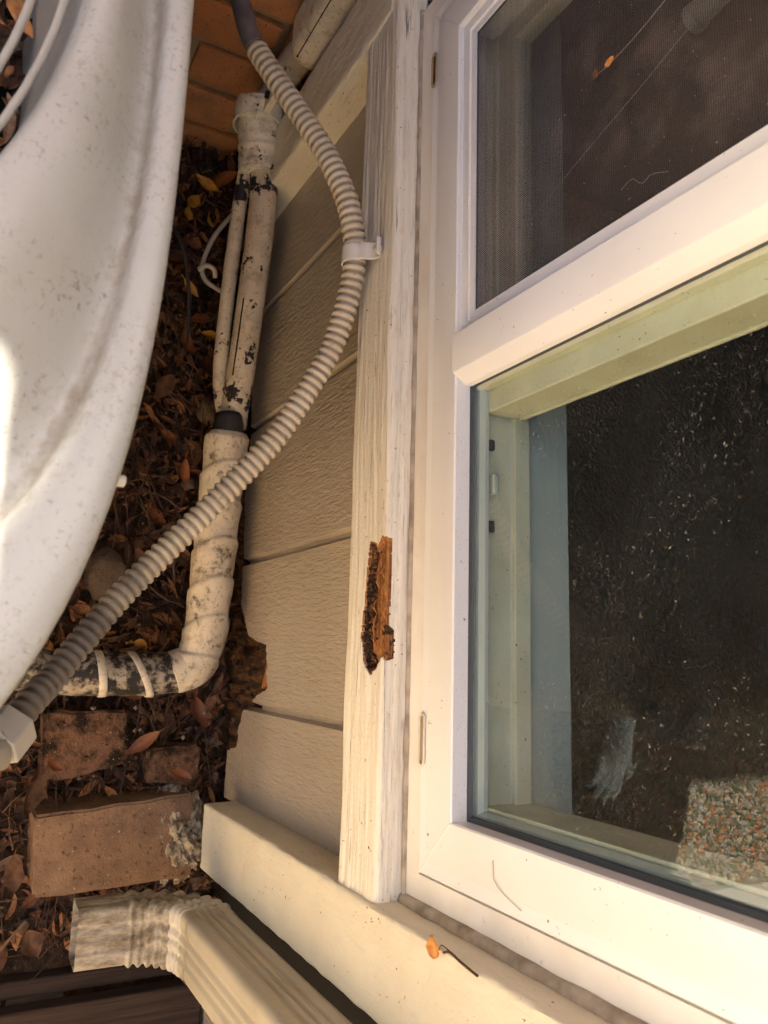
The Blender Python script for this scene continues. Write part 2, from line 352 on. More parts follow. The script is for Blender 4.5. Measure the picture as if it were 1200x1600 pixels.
tag(s.build('soil', M['soil'], smooth=True), kind='structure')
MB().box(.535, 1.2, -2.6, -1.16, -.05, -.012).build('path', M['concrete'])
tag(bpy.data.objects['path'], kind='structure')

# ------------------------------------------------------------------ the house wall
house = tag(empty('house', (0, 0, 0)), 'tan grooved house wall with cream trim boards and a white sliding window', 'house', kind='thing')
# siding: one board between each pair of grooves (grooves at x = -.585, -.38, -.15, .08)
gx = [-.741, -.586, -.379, -.150, .0805, .227]; hw = .0072
rots = {2: [(-.372, .115)], 3: None, 4: None}
for i in range(5):
    a = gx[i]+(hw if i else -.004); b = gx[i+1]-(hw if i < 4 else -.004)
    if i == 3: bot = [(a, .128), (-.083, .131), (-.05, .155), (-.027, .18), (-.012, .262), (.0, .266), (.051, .274), (.06, .239), (.070, .215), (b, .213)]
    elif i == 4: bot = [(a, .174), (.12, .152), (.146, .151), (.157, .103), (.216, .101), (b, .102)]
    else: bot = [(a, .13), ((a+b)/2, .118), (b, .13)]
    rnd = random.Random(i); edge = [bot[0]]
    for p, q in zip(bot, bot[1:]):
        n = max(1, int(math.dist(p, q)/.005))
        edge += [(p[0]+(q[0]-p[0])*k/n+(rnd.uniform(-.0018, .0018) if k < n else 0), p[1]+(q[1]-p[1])*k/n+(rnd.uniform(-.003, .003) if k < n else 0)) for k in range(1, n+1)]
    top = .66; m = MB()
    n = len(edge); c = .0050
    front = [(x, 0, z) for x, z in edge]+[(b, 0, top), (a, 0, top)]
    # chamfered long edges: the sloped cheek of the groove
    fb = [(x, .0125, z) for x, z in edge]+[(b+c, .0125, top), (a-c, .0125, top)]
    fb[0] = (a-c, .0125, edge[0][1]); fb[n-1] = (b+c, .0125, edge[-1][1])
    N = n+2; m.add(front+fb, [tuple(range(N))[::-1]]+[(k, (k+1) % N, N+(k+1) % N, N+k) for k in range(N)]); m.mi = [0]+[1 if k < n-1 else 0 for k in range(N)]
    m.build('siding_board', [M['siding'], M['debris']], house)
# groove bottoms
for x in gx[1:5]:
    MB().box(x-hw-.004, x+hw+.004, .0090, .0122, .14 if x < 0 else .235, .655).build('groove_strip', M['siding'], house)
# decayed sheathing behind the missing siding
m = MB(); nx, nz = 70, 46
m.v = [(-.30+.56*i/nx, .020+.012*noise.noise((i*.35, j*.2, 2))+.006*noise.noise((i*.9, j*.5, 7)), -.02+.34*j/nz) for j in range(nz+1) for i in range(nx+1)]
m.f = [(j*(nx+1)+i, j*(nx+1)+i+1, (j+1)*(nx+1)+i+1, (j+1)*(nx+1)+i) for j in range(nz) for i in range(nx)]; m.mi = [0]*len(m.f)
m.build('decayed_sheathing', M['debris'], house)
o = MB().prism(jag([(.0, .262), (.047, .271), (.052, .232), (.047, .235), (.012, .252)], .007, .002, 4), lambda a, b, d: (a, d, b), .006, .016).build('splintered_wood', M['rot'], house)
# rough wall core behind everything, round the window opening (x -.735...222, z .721..1.75)
core = MB().box(-.97, -.742, .034, .20, .02, 2.6).box(.23, 3.0, .034, .20, -.03, 2.6).box(-.742, .23, .034, .20, -.03, .70).box(-.742, .23, .034, .20, 1.76, 2.6)
core.build('wall_core', M['dark'], house)  # near-black colour stands in for deep shade in the gap beside the downspout
MB().box(-.742, .226, .0, .034, 1.79, 2.6).build('siding_above', M['siding'], house)
MB().box(.47, 3.0, .002, .034, -.03, 2.6).build('siding_beside', M['siding'], house)

def board(name, x0, x1, yf, yb, z0, z1, mat, seed, amp=.0012, wob=.0015):
    """long vertical board: cross section swept up z with uneven, worn arrises"""
    r = .004; sec = []
    nf = 10
    sec += [(x0, yb)]+[(x0, yb+(yf+r-yb)*k/5) for k in range(1, 6)]
    sec += [(x0+r*(1-math.cos(a)), yf+r*(1-math.sin(a))) for a in (R(30), R(60))]
    sec += [(x0+r+(x1-x0-2*r)*k/nf, yf) for k in range(nf+1)]
    sec += [(x1-r*(1-math.sin(a)), yf+r*(1-math.cos(a))) for a in (R(30), R(60))]
    sec += [(x1, yb+(yf+r-yb)*k/5) for k in range(5, 0, -1)]+[(x1, yb)]
    n = len(sec); nz = int((z1-z0)/.008); vs = []
    for j in range(nz+1):
        z = z0+(z1-z0)*j/nz
        for k, (x, y) in enumerate(sec):
            dx = amp*noise.noise((seed+k*.5, z*40, 1)); dy = amp*noise.noise((seed+k*.5, z*40, 9))+wob*noise.noise((seed, z*5, 4))
            vs.append((x+dx+wob*noise.noise((seed+3, z*6, 2)), y+(dy if 0 < k < n-1 else 0), z+(.004*noise.noise((k*.7, seed, 0)) if j == 0 else 0)))
    fs = [(j*n+k, j*n+k+1, (j+1)*n+k+1, (j+1)*n+k) for j in range(nz) for k in range(n-1)]+[tuple(range(n)), tuple(range(nz*n, nz*n+n))]
    return smooth_angle(MB().add(vs, fs).build(name, mat, house), 50)
board('trim_board', -.836, -.741, -.047, .033, .19, .700, M['trim_side'], 11)
board('trim_board', -.836, -.762, -.044, .033, .724, 2.3, M['trim_side'], 31)
o = board('trim_board', .227, .322, -.051, .033, .165, 2.3, M['trim_side'], 23); 

# the sill board, with the rotten hole through its front arris
hole = [(-.120, .681), (-.116, .692), (-.110, .694), (-.117, .701), (-.122, .705), (-.119, .716+.007), (-.084, .716+.0075), (-.031, .716+.006), (-.025, .716+.012), (.001, .716+.012), (.004, .716+.004), (-.001, .713), (.006, .706), (.010, .703), (.018, .690), (.012, .682), (.004, .675), (-.022, .668), (-.076, .674), (-.106, .677)]
hole = jag(hole, .0022, .0009, 5)
def sill_board():
    z0, z1, yf, yb, r = .633, .716, -.045, -.010, .005
    prof = [(yb+.03, z0), (yf+.001, z0)]            # (y, z)
    nfr = 54; prof += [(yf, z0+.002+(z1-r-z0-.002)*k/nfr) for k in range(nfr+1)]
    prof += [(yf+r*(1-math.cos(a)), z1-r+r*math.sin(a)) for a in (R(22), R(45), R(68))]
    prof += [(yf+r+(yb-yf-r)*k/20, z1+.002*k/20) for k in range(21)]
    # unrolled height of each profile point: z on the front, z1 + depth on the top
    s = []; 
    for (y, z) in prof: s.append(z if y <= yf+.0015 else (z1+(y-yf) if z > z1-r else z))
    xs = [-.800+.668*i/190 for i in range(190)]+[-.132+.158*i/210 for i in range(210)]+[.026+.201*i/60 for i in range(61)]
    m = MB(); n = len(prof); rot = []; hl = []
    for x in xs:
        for k, (y, z) in enumerate(prof):
            top = z > z1-.0005; front = not top and y < yf+.002
            st = noise.noise((x*7, s[k]*190, 1.))*.55+noise.noise((x*16, s[k]*420, 4.))*.35+.5*noise.noise((x*3, s[k]*60, 8.))
            nv = Vector((0, -1, 0)) if front else (Vector((0, 0, 1)) if top else Vector((0, -.7, .7)))
            disp = st*.0019+.0030*noise.noise((x*5, 2, s[k]*10))
            if k < 2: nv = Vector((0, 0, 0))
            p = Vector((x, y, z))+nv*disp
            inn = -.13 < x < .025 and s[k] > .66 and inside((x, s[k]), hole)
            rt = 0.
            if inn:
                d = edge_dist((x, s[k]), hole)
                q = s[k]-.672                                     # 0 at the lower lip
                ridge = math.exp(-((s[k]-.7035-.005*noise.noise((x*30, 0, 0)))/.0205)**4)
                dep = min(.0120, d*2.6+.002)*(1-.45*ridge)+.0014*noise.noise((x*30, s[k]*260, 3))+.0012*noise.noise((x*120, s[k]*200, 3))
                dep = max(.0012, dep)
                nn = Vector((0, .86, -.5)) if s[k] > .705 else Vector((0, 1, 0))
                p = Vector((x, y, z))+nn*dep
                if s[k] < .688: p += Vector((0, -1, 0))*.004*max(0, noise.noise((x*90, s[k]*90, 6)))
                rt = .9-ridge*1.05
                if x < -.085: rt *= .75
                if s[k] > .7155: rt = .25+.5*max(0, min(1, (x+.04)/.02))*(.5+.5*noise.noise((x*90, s[k]*90, 2)))
                rt = max(rt, .95*math.exp(-((x+.027+.004*noise.noise((s[k]*200, 1, 1)))/.006)**2)*(s[k] > .703))
            m.v.append(tuple(p)); rot.append(max(0, min(1, rt))); hl.append(inn)
    for i in range(len(xs)-1):
        for k in range(n-1):
            q = (i*n+k, i*n+k+1, (i+1)*n+k+1, (i+1)*n+k); m.f.append(q); m.mi.append(1 if sum(hl[t] for t in q) >= 2 else 0)
    m.at['rot'] = rot
    return smooth_angle(m.build('sill_board', [M['sill'], M['rot']], house), 60)
n = NT('cream_sill_paint', .5)
g = n.noise((6, 170, 170), 6, .62)
c = n.mix(n.ramp(g, .35, .72), (.78, .73, .60), (.69, .635, .51))
up = n.ramp(n.nz(), .55, .9)
dd = n.math('MULTIPLY', up, n.ramp(n.noise((28, 160, 160), 5, .7), .50, .72, 0, .5))
c = n.mix(dd, c, (.42, .30, .16))
cr = n.ramp(n.noise((9, 420, 420), 3, .6), .63, .67)
c = n.mix(n.math('MULTIPLY', cr, n.ramp(n.noise(18, 3), .38, .58, .15, .95)), c, (.10, .065, .04))
c = n.mix(n.math('MULTIPLY', n.ramp(n.noise((30, 110, 110), 5, .7), .62, .66), n.ramp(n.noise(9, 3), .5, .62, 0, .7)), c, (.48, .41, .33))
c = n.mix(n.ramp(n.noise(190, 2), .72, .745), c, (.06, .035, .02))
M['sill'] = n.done(c, n.bump(n.math('ADD', g, n.math('MULTIPLY', n.noise(240, 3), .3)), .0024, .9))
sill_board()
# crumbs and splinters lying in the hole
rc = random.Random(9); m = MB()
def blob(p, r):
    bm = bmesh.new(); bmesh.ops.create_icosphere(bm, subdivisions=2, radius=1); sx, sy, sz = (rc.uniform(.7, 1.3) for _ in range(3))
    q = rc.uniform(0, 50); m.add([(p[0]+v.co.x*r*sx*(1+.3*noise.noise(v.co*2+Vector((q, 0, 0)))), p[1]+v.co.y*r*sy, p[2]+v.co.z*r*sz) for v in bm.verts], [[v.index for v in f.verts] for f in bm.faces]); bm.free()
for k in range(70):
    x = -.112+.122*rc.random()**.75; zc_ = .676+.012*rc.random()+(.004 if x > -.02 else 0)
    if not inside((x, zc_), hole): continue
    blob((x, -.0385+rc.uniform(-.002, .003), zc_), rc.uniform(.0010, .0025))
m.at['rot'] = [.62]*len(m.v); tag(m.build('rot_crumbs', M['rot'], house, smooth=True), kind='stuff')
for k in range(16):
    x = -.115+.125*rc.random(); z_ = .688+.026*rc.random(); L_ = rc.uniform(.012, .034)
    if not (inside((x, z_), hole) and inside((x+L_, z_), hole)): continue
    m = MB().tube([(x, -.0405, z_), (x+L_*.5, -.0435-rc.random()*.0015, z_+rc.uniform(-.001, .001)), (x+L_, -.0400, z_)], [.0004, rc.uniform(.0009, .0018), .0003], 5); m.at['rot'] = [rc.choice((.1, .2, .45))]*len(m.v); m.build('splinter', M['rot'], house)
# caulk between sill/boards and the window
m = MB(); pts = []
P, _ = spline([(-.738+.96*i/40, -.0165+.0012*noise.noise((i*.7, 0, 0)), .7195+.0012*noise.noise((i*.5, 3, 0))) for i in range(41)], 240)
m.tube(P, [.0038+.0014*noise.noise((i*.11, 1, 1)) for i in range(240)], 8)
m.build('caulk_bead', M['caulk'], house, smooth=True)
m = MB(); P, _ = spline([(.2255, -.0165+.001*noise.noise((i*.8, 0, 6)), .718+.026*i) for i in range(41)], 200)
m.tube(P, [.0072+.0016*noise.noise((i*.13, 2, 1)) for i in range(200)], 8); m.build('caulk_bead', M['caulk'], house, smooth=True)

# ---- the window: outer frame is the part, everything else sub-parts of it
WX0, WX1, WZ0, WZ1 = -.736, .221, .7215, 1.755
YF = -.017
def miter_frame(m, x0, x1, z0, z1, prof, mi=0):
    """sweep prof [(inward offset, y)] round the rectangle with mitred corners"""
    n = len(prof); vs = []
    for (cx, cz, sx, sz) in ((x0, z0, 1, 1), (x1, z0, -1, 1), (x1, z1, -1, -1), (x0, z1, 1, -1)):
        vs += [(cx+sx*d, y, cz+sz*d) for d, y in prof]
    fs = []
    for c in range(4):
        c2 = (c+1) % 4
        fs += [(c*n+k, c*n+k+1, c2*n+k+1, c2*n+k) for k in range(n-1)]
    return m.add(vs, fs, mi)
m = miter_frame(MB(), WX0, WX1, WZ0, WZ1, [(0, .033), (0, YF+.001), (.001, YF), (.0245, YF), (.0250, YF+.006), (.0268, YF+.006)])
window = smooth_angle(m.build('window', M['flange'], house), 30)
tag(window, 'white vinyl sliding window, insect screen on one half and dusty glass on the other')
# main face, mitred, with the soft step at its outer edge and the ledge to the glass
prof = [(.0268, .02), (.0268, YF-.0008), (.0285, YF-.0024), (.038, YF-.0016), (.0395, YF-.0022), (.0785, YF-.0022), (.0800, YF-.0008), (.0800, .060)]
m = miter_frame(MB(), WX0, WX1, WZ0, WZ1, prof); smooth_angle(m.build('front_frame', M['vinyl'], window), 35)
IX0, IX1, IZ0, IZ1 = WX0+.08, WX1-.08, WZ0+.08, WZ1-.08          # clear opening
# meeting stile: rounded towards the glass side
sx0, sx1 = -.312, -.2615; r = .010
sec = [(sx0, .012), (sx0, YF-.004), (sx0+.002, YF-.006), (sx1-.0125, YF-.006), (sx1-.0105, YF-.0052), (sx1-.001, YF+.0075), (sx1, YF+.0095), (sx1, .002), (sx1, .050)]
zz = [IZ0-.0005, IZ1+.0005]; n_ = len(sec)
m = MB().add([(x, y, z) for z in zz for x, y in sec], [(k, k+1, n_+k+1, n_+k) for k in range(n_-1)]+[tuple(range(n_)), tuple(range(n_, 2*n_))])
smooth_angle(m.build('meeting_stile', M['vinyl'], window), 30)
MB().box(sx1-.03, sx1+.0265, .0535, .058, IZ0, IZ1).build('inner_stile', M['inner'], window, bevel=.001)
MB().box(sx1+.001, sx1+.0255, .014, .0525, IZ0+.001, IZ1).build('inner_stile', M['inner'], window, bevel=.002)
MB().box(sx1, sx1+.004, .004, .0135, IZ0, IZ1).build('glazing_seal', M['inner'], window)
# glass pane and its gasket
MB().box(sx1, IX1, .0010, .0045, IZ0, IZ1).build('glass_pane', M['glass'], window)
m = miter_frame(MB(), sx1-.004, IX1+.0005, IZ0-.0005, IZ1, [(.0, -.0025), (.0045, -.0012), (.0055, .0008), (.0055, .0009)]); m.build('gasket', M['gasket'], window)
m = miter_frame(MB(), sx1-.006, IX1, IZ0, IZ1, [(.0, .0052), (.006, .0052), (.009, .010), (.009, .014), (.003, .014)]); m.build('glazing_bead', M['inner2'] if 'inner2' in M else M['insill'], window)
# inner track, frame and interior sill
MB().box(sx1-.4, IX1, .0146, .0445, IZ0-.03, IZ0+.0015).build('track', M['inner'], window)
MB().box(sx1-.4, IX1, .0475, .066, IZ0-.03, IZ0+.006).build('track', M['inner'], window, bevel=.001)
MB().box(IX1-.012, IX1+.01, .0146, .066, IZ0-.03, IZ1).build('inner_jamb', M['inner'], window, bevel=.001)
MB().box(-.9, .34, .0665, .122, IZ0-.06, IZ0-.002).build('interior_sill', M['insill'], window, bevel=.002)
MB().box(IX1+.002, IX1+.10, .0665, .122, IZ0, IZ1).build('interior_reveal', M['insill'], window, bevel=.002)
# small latch on the track
for k, (x, dx) in enumerate(((-.205, .011), (-.165, .02), (-.125, .011))):
    MB().box(x-dx/2, x+dx/2, .017, .024, IZ0+.0016, IZ0+(.013 if k == 1 else .006)).build('latch', M['insill'] if k == 1 else M['gasket'], window, bevel=.002)
# screen half: frame, spline, mesh, and the sliding sash behind it
m = miter_frame(MB(), IX0-.001, sx0+.0005, IZ0-.0005, IZ1+.0005, [(.0, -.004), (.0, YF+.004), (.003, YF+.003), (.011, YF+.004), (.0115, YF+.006), (.0195, YF+.006), (.0195, YF+.0095), (.003, YF+.012)])
smooth_angle(m.build('screen_frame', M['screenframe'] if 'screenframe' in M else M['vinyl'], window), 30)
m = miter_frame(MB(), IX0+.0175, sx0-.0185, IZ0+.0185, IZ1-.0185, [(0, YF+.0082), (.0012, YF+.007), (.0024, YF+.0082)]); m.build('spline_bead', M['mesh_edge'] if 'mesh_edge' in M else M['gasket'], window)
MB().add([(IX0+.018, YF+.0085, IZ0+.018), (sx0-.018, YF+.0085, IZ0+.018), (sx0-.018, YF+.0085, IZ1-.018), (IX0+.018, YF+.0085, IZ1-.018)], [(0, 1, 2, 3)]).build('insect_screen', M['mesh'], window)
m = miter_frame(MB(), IX0-.02, sx0+.045, IZ0-.005, IZ1, [(0, .045), (0, .024), (.001, .023), (.012, .023), (.014, .026), (.040, .026), (.042, .029), (.042, .045), (0, .045)])
smooth_angle(m.build('sliding_sash', M['inner'], window), 30)
MB().box(IX0+.02, sx0+.004, .034, .037, IZ0+.036, IZ1-.03).build('glass_pane', M['glass2'], window)
for (ax, az, bx, bz) in ((WX1-.0285, WZ0+.0285, IX1+.001, IZ0-.001), (WX0+.0285, WZ0+.0285, IX0-.001, IZ0-.001)):
    MB().tube([(ax, YF-.0022, az), (bx, YF-.0024, bz)], .0006, 6).build('weld_line', M['flange'], window)
# weep slots
def weep(x, z, L, mat_ring, mat_in, broken=False):
    r = .0042; P = [(x-L/2+r+ (-r)*math.cos(R(a)), z+r*math.sin(R(a))) for a in range(-90, 91, 20)]
    P = [(x-L/2+r-r*math.cos(R(a)), z+r*math.sin(R(a))) for a in range(-80, 81, 20)]+[(x+L/2-r+r*math.cos(R(a)), z+r*math.sin(R(a))) for a in range(80, -81, -20)]
    m = MB().tube([(px, YF-.0032, pz) for px, pz in P+P[:2]], .0013, 8, caps=False)
    o = m.build('weep_slot', mat_ring, window, smooth=True)
    MB().prism([(x+(px-x)*.9, z+(pz-z)*.9) for px, pz in P], lambda a, b, d: (a, d, b), YF-.0016, YF-.0030).build('weep_slot', mat_in, window)
M['ring'] = paint('weep_trim', (.66, .60, .48), (.5, .42, .3), (60, 60, 60), .7)
M['slot_in'] = paint('weep_inside', (.33, .26, .15), (.2, .14, .08), (60, 60, 60), .7)
weep(.075, .752, .047, M['ring'], M['slot_in']); weep(-.636, .754, .040, M['slot_in'], M['debris'])

# roof eave above (what shades the wall)
eave = MB().add([(-1.2, -.248, 2.62), (3.2, -.248, 2.62), (3.2, -.248, 2.76), (-1.2, -.248, 2.76), (-1.2, 3.5, 2.62), (3.2, 3.5, 2.62), (3.2, 3.5, 4.4), (-1.2, 3.5, 4.4)],
               [(0, 1, 2, 3), (0, 4, 5, 1), (3, 2, 6, 7), (0, 3, 7, 4), (1, 5, 6, 2), (4, 7, 6, 5)]); eave.build('eave', M['roof'], house)

# the room behind
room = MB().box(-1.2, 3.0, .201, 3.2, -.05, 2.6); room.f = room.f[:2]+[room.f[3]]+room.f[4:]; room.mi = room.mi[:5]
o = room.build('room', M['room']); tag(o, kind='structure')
M['rod'] = paint('rod_paint', (.55, .53, .46), (.45, .43, .36), (30, 30, 30), .8)
cr = tag(empty('curtain_rod', (-.63, .16, .955)), 'pale curtain rod end seen behind the insect screen', 'curtain rod')
P, _ = spline([(0, 0, 0), (-.03, .01, .1), (-.06, .02, .3)], 12); MB().tube(P, .013, 14).build('rod', M['rod'], cr, smooth=True)
MB().tube([(0, 0, -.008), (0, 0, .002)], .0145, 14).build('end_cap', M['rod'], cr, smooth=False)

# ------------------------------------------------------------------ brick wall; height and outward run beyond view are sized to cast shade
ch = tag(empty('brick_wall', (-.97, 0, 0)), 'orange red brick wall with dark mortar behind the pipes', 'brick wall')
MB().box(-.60, -.012, -1.80, .20, -.05, 3.0).build('mortar_core', M['mortar'], ch)
bm_ = {}
def brick_mesh(L, h, d, seed):
    m = MB(); m.box(-d, 0, -L/2, L/2, -h/2, h/2); me = bpy.data.meshes.new('brick')
    bm = bmesh.new(); me.from_pydata(m.v, [], m.f); bm.from_mesh(me); bmesh.ops.recalc_face_normals(bm, faces=bm.faces)
    bmesh.ops.bevel(bm, geom=bm.edges[:], offset=.004, segments=2, affect='EDGES', profile=.6)
    for v in bm.verts: v.co += Vector([noise.noise((v.co.x*60+seed, v.co.y*40, v.co.z*60+k*9)) for k in range(3)])*.003
    bm.to_mesh(me); bm.free(); me.materials.append(M['brick']); return me
bms = [brick_mesh(.226, .086, .09, 5*i) for i in range(4)]; rnd = random.Random(3)
for j in range(29):
    z = .012+.1015*j
    for i in range(-8, 1):
        y = -.115+.238*i+(.119 if j % 2 else 0)+.30
        if y-.113 < -1.82 or y > .2: continue
        o = bpy.data.objects.new('brick', rnd.choice(bms)); COL.objects.link(o); o.parent = ch
        o.location = (rnd.uniform(-.003, .003), y, z+.0); o.rotation_euler = (rnd.uniform(-.01, .01), 0, 0)

# ------------------------------------------------------------------ line-set pipework
lp = tag(empty('insulated_pipe', (-.4, -.05, .2)), 'cream insulated refrigerant pipes with flaking paint running along the wall foot', 'pipe')
def pbuild(m, name, mat, smooth=True):
    o = m.build(name, mat, lp, smooth=smooth); o.matrix_parent_inverse = Matrix.Translation((.4, .05, -.2)); return o
# duct cover coming down the wall
def rsec(x0, x1, y0, y1, r, n=5):
    out = []
    for cx, cy, a0 in ((x1-r, y1-r, 0), (x0+r, y1-r, 90), (x0+r, y0+r, 180), (x1-r, y0+r, 270)):
        out += [(cx+r*math.cos(R(a0+90*k/n)), cy+r*math.sin(R(a0+90*k/n))) for k in range(n+1)]
    return out
levels = [(.416, .80), (.419, .90), (.426, .97), (.436, 1.0), (.46, 1.0), (.62, 1.0), (1.2, 1.0), (2.5, 1.0)]
def duct(name, x0, x1, y0, y1, r):
    cx, cy = (x0+x1)/2, (y0+y1)/2+.012; vs = []; s0 = rsec(x0, x1, y0, y1, r); n = len(s0)
    for z, sc in levels: vs += [(cx+(x-cx)*sc, cy+(y-cy)*sc, z) for x, y in s0]
    fs = [(j*n+k, j*n+(k+1) % n, (j+1)*n+(k+1) % n, (j+1)*n+k) for j in range(len(levels)-1) for k in range(n)]+[tuple(range(n))]
    return pbuild(MB().add(vs, fs), name, M['duct'])
duct('duct_cover', -.952, -.862, -.070, .0, .026)
MB_ = MB().box(-.8735, -.8690, -.0625, -.0585, .43, 2.4); pbuild(MB_, 'duct_seam', M['dark'], False)
rng = lambda P, r0, amp, seed: [r0+amp*noise.noise((i*.18, seed, 0)) for i in range(len(P))]
P, _ = spline([(-.905, -.035, .47), (-.903, -.042, .41), (-.893, -.052, .36), (-.873, -.06, .315), (-.845, -.062, .285)], 40)
pbuild(MB().tube(P, rng(P, .023, .003, 1), 18), 'flexible_wrap', M['flex'])
P, _ = spline([(-.872, -.074, .312), (-.845, -.072, .296), (-.80, -.065, .282), (-.765, -.060, .277)], 30)
pbuild(MB().tube(P, [.0325+(.005 if i < 8 else (.0015 if i > 25 else 0))+.0022*noise.noise((i*.45, 7, 0)) for i in range(30)], 20), 'coupling', M['clamp'])
# saddle clamp with its lug
P = [(-.852+.010*0, -.062+.0362*math.cos(R(a)), .293+.0362*math.sin(R(a))) for a in range(0, 361, 15)]
m = MB(); 
vs = []; 
for a in range(0, 360, 15):
    for (dx, rr) in ((-.013, .0345), (-.013, .0372), (.013, .0372), (.013, .0345)):
        vs.append((-.848+dx, -.073+rr*1.06*math.cos(R(a)), .298+rr*1.06*math.sin(R(a))-dx*.35))
fs = [(k*4+q, k*4+(q+1) % 4, ((k+1) % 24)*4+(q+1) % 4, ((k+1) % 24)*4+q) for k in range(24) for q in range(4)]
pbuild(m.add(vs, fs), 'saddle_clamp', M['clamp'], False)
m = MB().box(-.861, -.835, -.078, -.068, .330, .380); o = pbuild(m, 'clamp_lug', M['clamp'], False)
m = MB().tube([(-.848, -.083, .358), (-.848, -.066, .358)], .006, 8); pbuild(m, 'screw', M['dark'])
P, _ = spline([(-.790, -.056, .278), (-.717, -.05, .276), (-.582, -.05, .248), (-.45, -.05, .212), (-.362, -.05, .186)], 90)
pbuild(MB().tube(P, rng(P, .0225, .0008, 3), 20), 'thick_pipe', M['pipe'])
Q = [p+Vector((0, -.0165, .0150)) for p in P[48:74]]; pbuild(MB().tube(Q, .0017, 6), 'foam_seam', M['dark'])
P, _ = spline([(-.775, -.078, .262), (-.723, -.080, .247), (-.59, -.080, .214), (-.47, -.077, .186), (-.41, -.070, .178), (-.372, -.058, .180)], 70)
pbuild(MB().tube(P, rng(P, .0118, .0008, 5), 14), 'thin_pipe', M['pipe'])
P, _ = spline([(-.378, -.06, .195), (-.345, -.06, .198), (-.30, -.06, .188)], 10); pbuild(MB().tube(P, .024, 16), 'foam_core', M['bcable'])
# lower bundle with spiral tape laps
P, L = spline([(-.352, -.060, .196), (-.254, -.060, .177), (-.146, -.060, .160), (-.045, -.060, .145), (-.005, -.064, .137), (.022, -.078, .131), (.034, -.105, .127)], 190)
def lap(i, N, L):
    s = i/(N-1)*L; ph = (s/.062) % 1
    return .0335+.0032*(1-ph)**1.6*(1 if ph > .06 else ph/.06)+.0012*noise.noise((i*.1, 2, 2))
m = MB(); n = len(P); seg = 28; up = None
for i, p in enumerate(P):
    t_ = (P[min(i+1, n-1)]-P[max(i-1, 0)]).normalized(); up = (t_.orthogonal() if up is None else up); up = (up-t_*up.dot(t_)).normalized(); bi = t_.cross(up)
    for k in range(seg):
        a = 2*math.pi*k/seg; s = i/(n-1)*L+.020*math.sin(a+1.1); ph = (s/.062) % 1
        rr = .0325+.0042*(1-ph)*(1 if ph > .07 else ph/.07)+.0016*noise.noise((i*.08, math.cos(a)*2, math.sin(a)*2))
        if i < 4: rr *= .80+.05*i
        m.v.append(tuple(p+(up*math.cos(a)+bi*math.sin(a))*rr))
m.f = [(i*seg+k, i*seg+(k+1) % seg, (i+1)*seg+(k+1) % seg, (i+1)*seg+k) for i in range(n-1) for k in range(seg)]+[tuple(range(seg)), tuple((n-1)*seg+k for k in range(seg))]; m.mi = [0]*len(m.f)
pbuild(m, 'tape_wrap', M['wrap'])
P, _ = spline([(.032, -.098, .128), (.036, -.15, .126), (.037, -.22, .126), (.034, -.30, .124), (.02, -.42, .13)], 90)
pbuild(MB().tube(P, rng(P, .0325, .0022, 9), 24), 'tape_wrap', M['wrapdirty'])
for yy, sk in ((-.155, .012), (-.215, .004)):
    vs = []
    for a in range(0, 360, 15):
        for d, rr in ((-.006, .0335), (-.005, .0350), (.005, .0350), (.006, .0335)):
            vs.append((.0365+rr*math.cos(R(a)), yy+d+sk*math.cos(R(a))*1.4, .1262+rr*math.sin(R(a))))
    pbuild(MB().add(vs, [(k*4+q, k*4+q+1, ((k+1) % 24)*4+q+1, ((k+1) % 24)*4+q) for k in range(24) for q in range(3)]), 'tape_band', M['duct'])

# ------------------------------------------------------------------ corrugated conduit
cd = tag(empty('corrugated_conduit', (-.44, -.062, .659)), 'cream corrugated flexible conduit clipped to the sill and looping to the condenser', 'conduit')
def cbuild(m, name, mat, smooth=True):
    o = m.build(name, mat, cd, smooth=smooth); o.matrix_parent_inverse = Matrix.Translation((.44, .062, -.659)); return o
CP = [(-.775, -.196, .589), (-.723, -.182, .597), (-.675, -.158, .612), (-.621, -.126, .629), (-.571, -.099, .645), (-.514, -.077, .658), (-.469, -.067, .661), (-.44, -.064, .659), (-.403, -.066, .652), (-.343, -.078, .639), (-.29, -.101, .627), (-.229, -.134, .613), (-.16, -.187, .6), (-.102, -.236, .597), (-.053, -.278, .604), (-.008, -.312, .618), (.027, -.338, .636), (.045, -.354, .653), (.066, -.370, .667)]
_, L = spline(CP, 10); NP = int(L/.0093)*8; P, _ = spline(CP, NP+1)
cut = next(i for i, p in enumerate(P) if p.x > -.712)
def corr(P, i0, i1, seg=20):
    m = MB(); rad = []; ridge = []
    for i in range(i0, i1):
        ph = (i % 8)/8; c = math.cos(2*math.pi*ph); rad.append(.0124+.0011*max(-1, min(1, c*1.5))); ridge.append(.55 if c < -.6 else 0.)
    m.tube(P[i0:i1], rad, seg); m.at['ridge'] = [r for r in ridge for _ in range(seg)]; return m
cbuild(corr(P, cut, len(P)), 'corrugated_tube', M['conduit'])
m = MB().tube([(-.96, -.225, .585), (-.90, -.222, .584), (-.84, -.212, .584)]+[tuple(p) for p in P[:cut+3:4]], .0122, 18); cbuild(m, 'bare_tube', M['bare'])
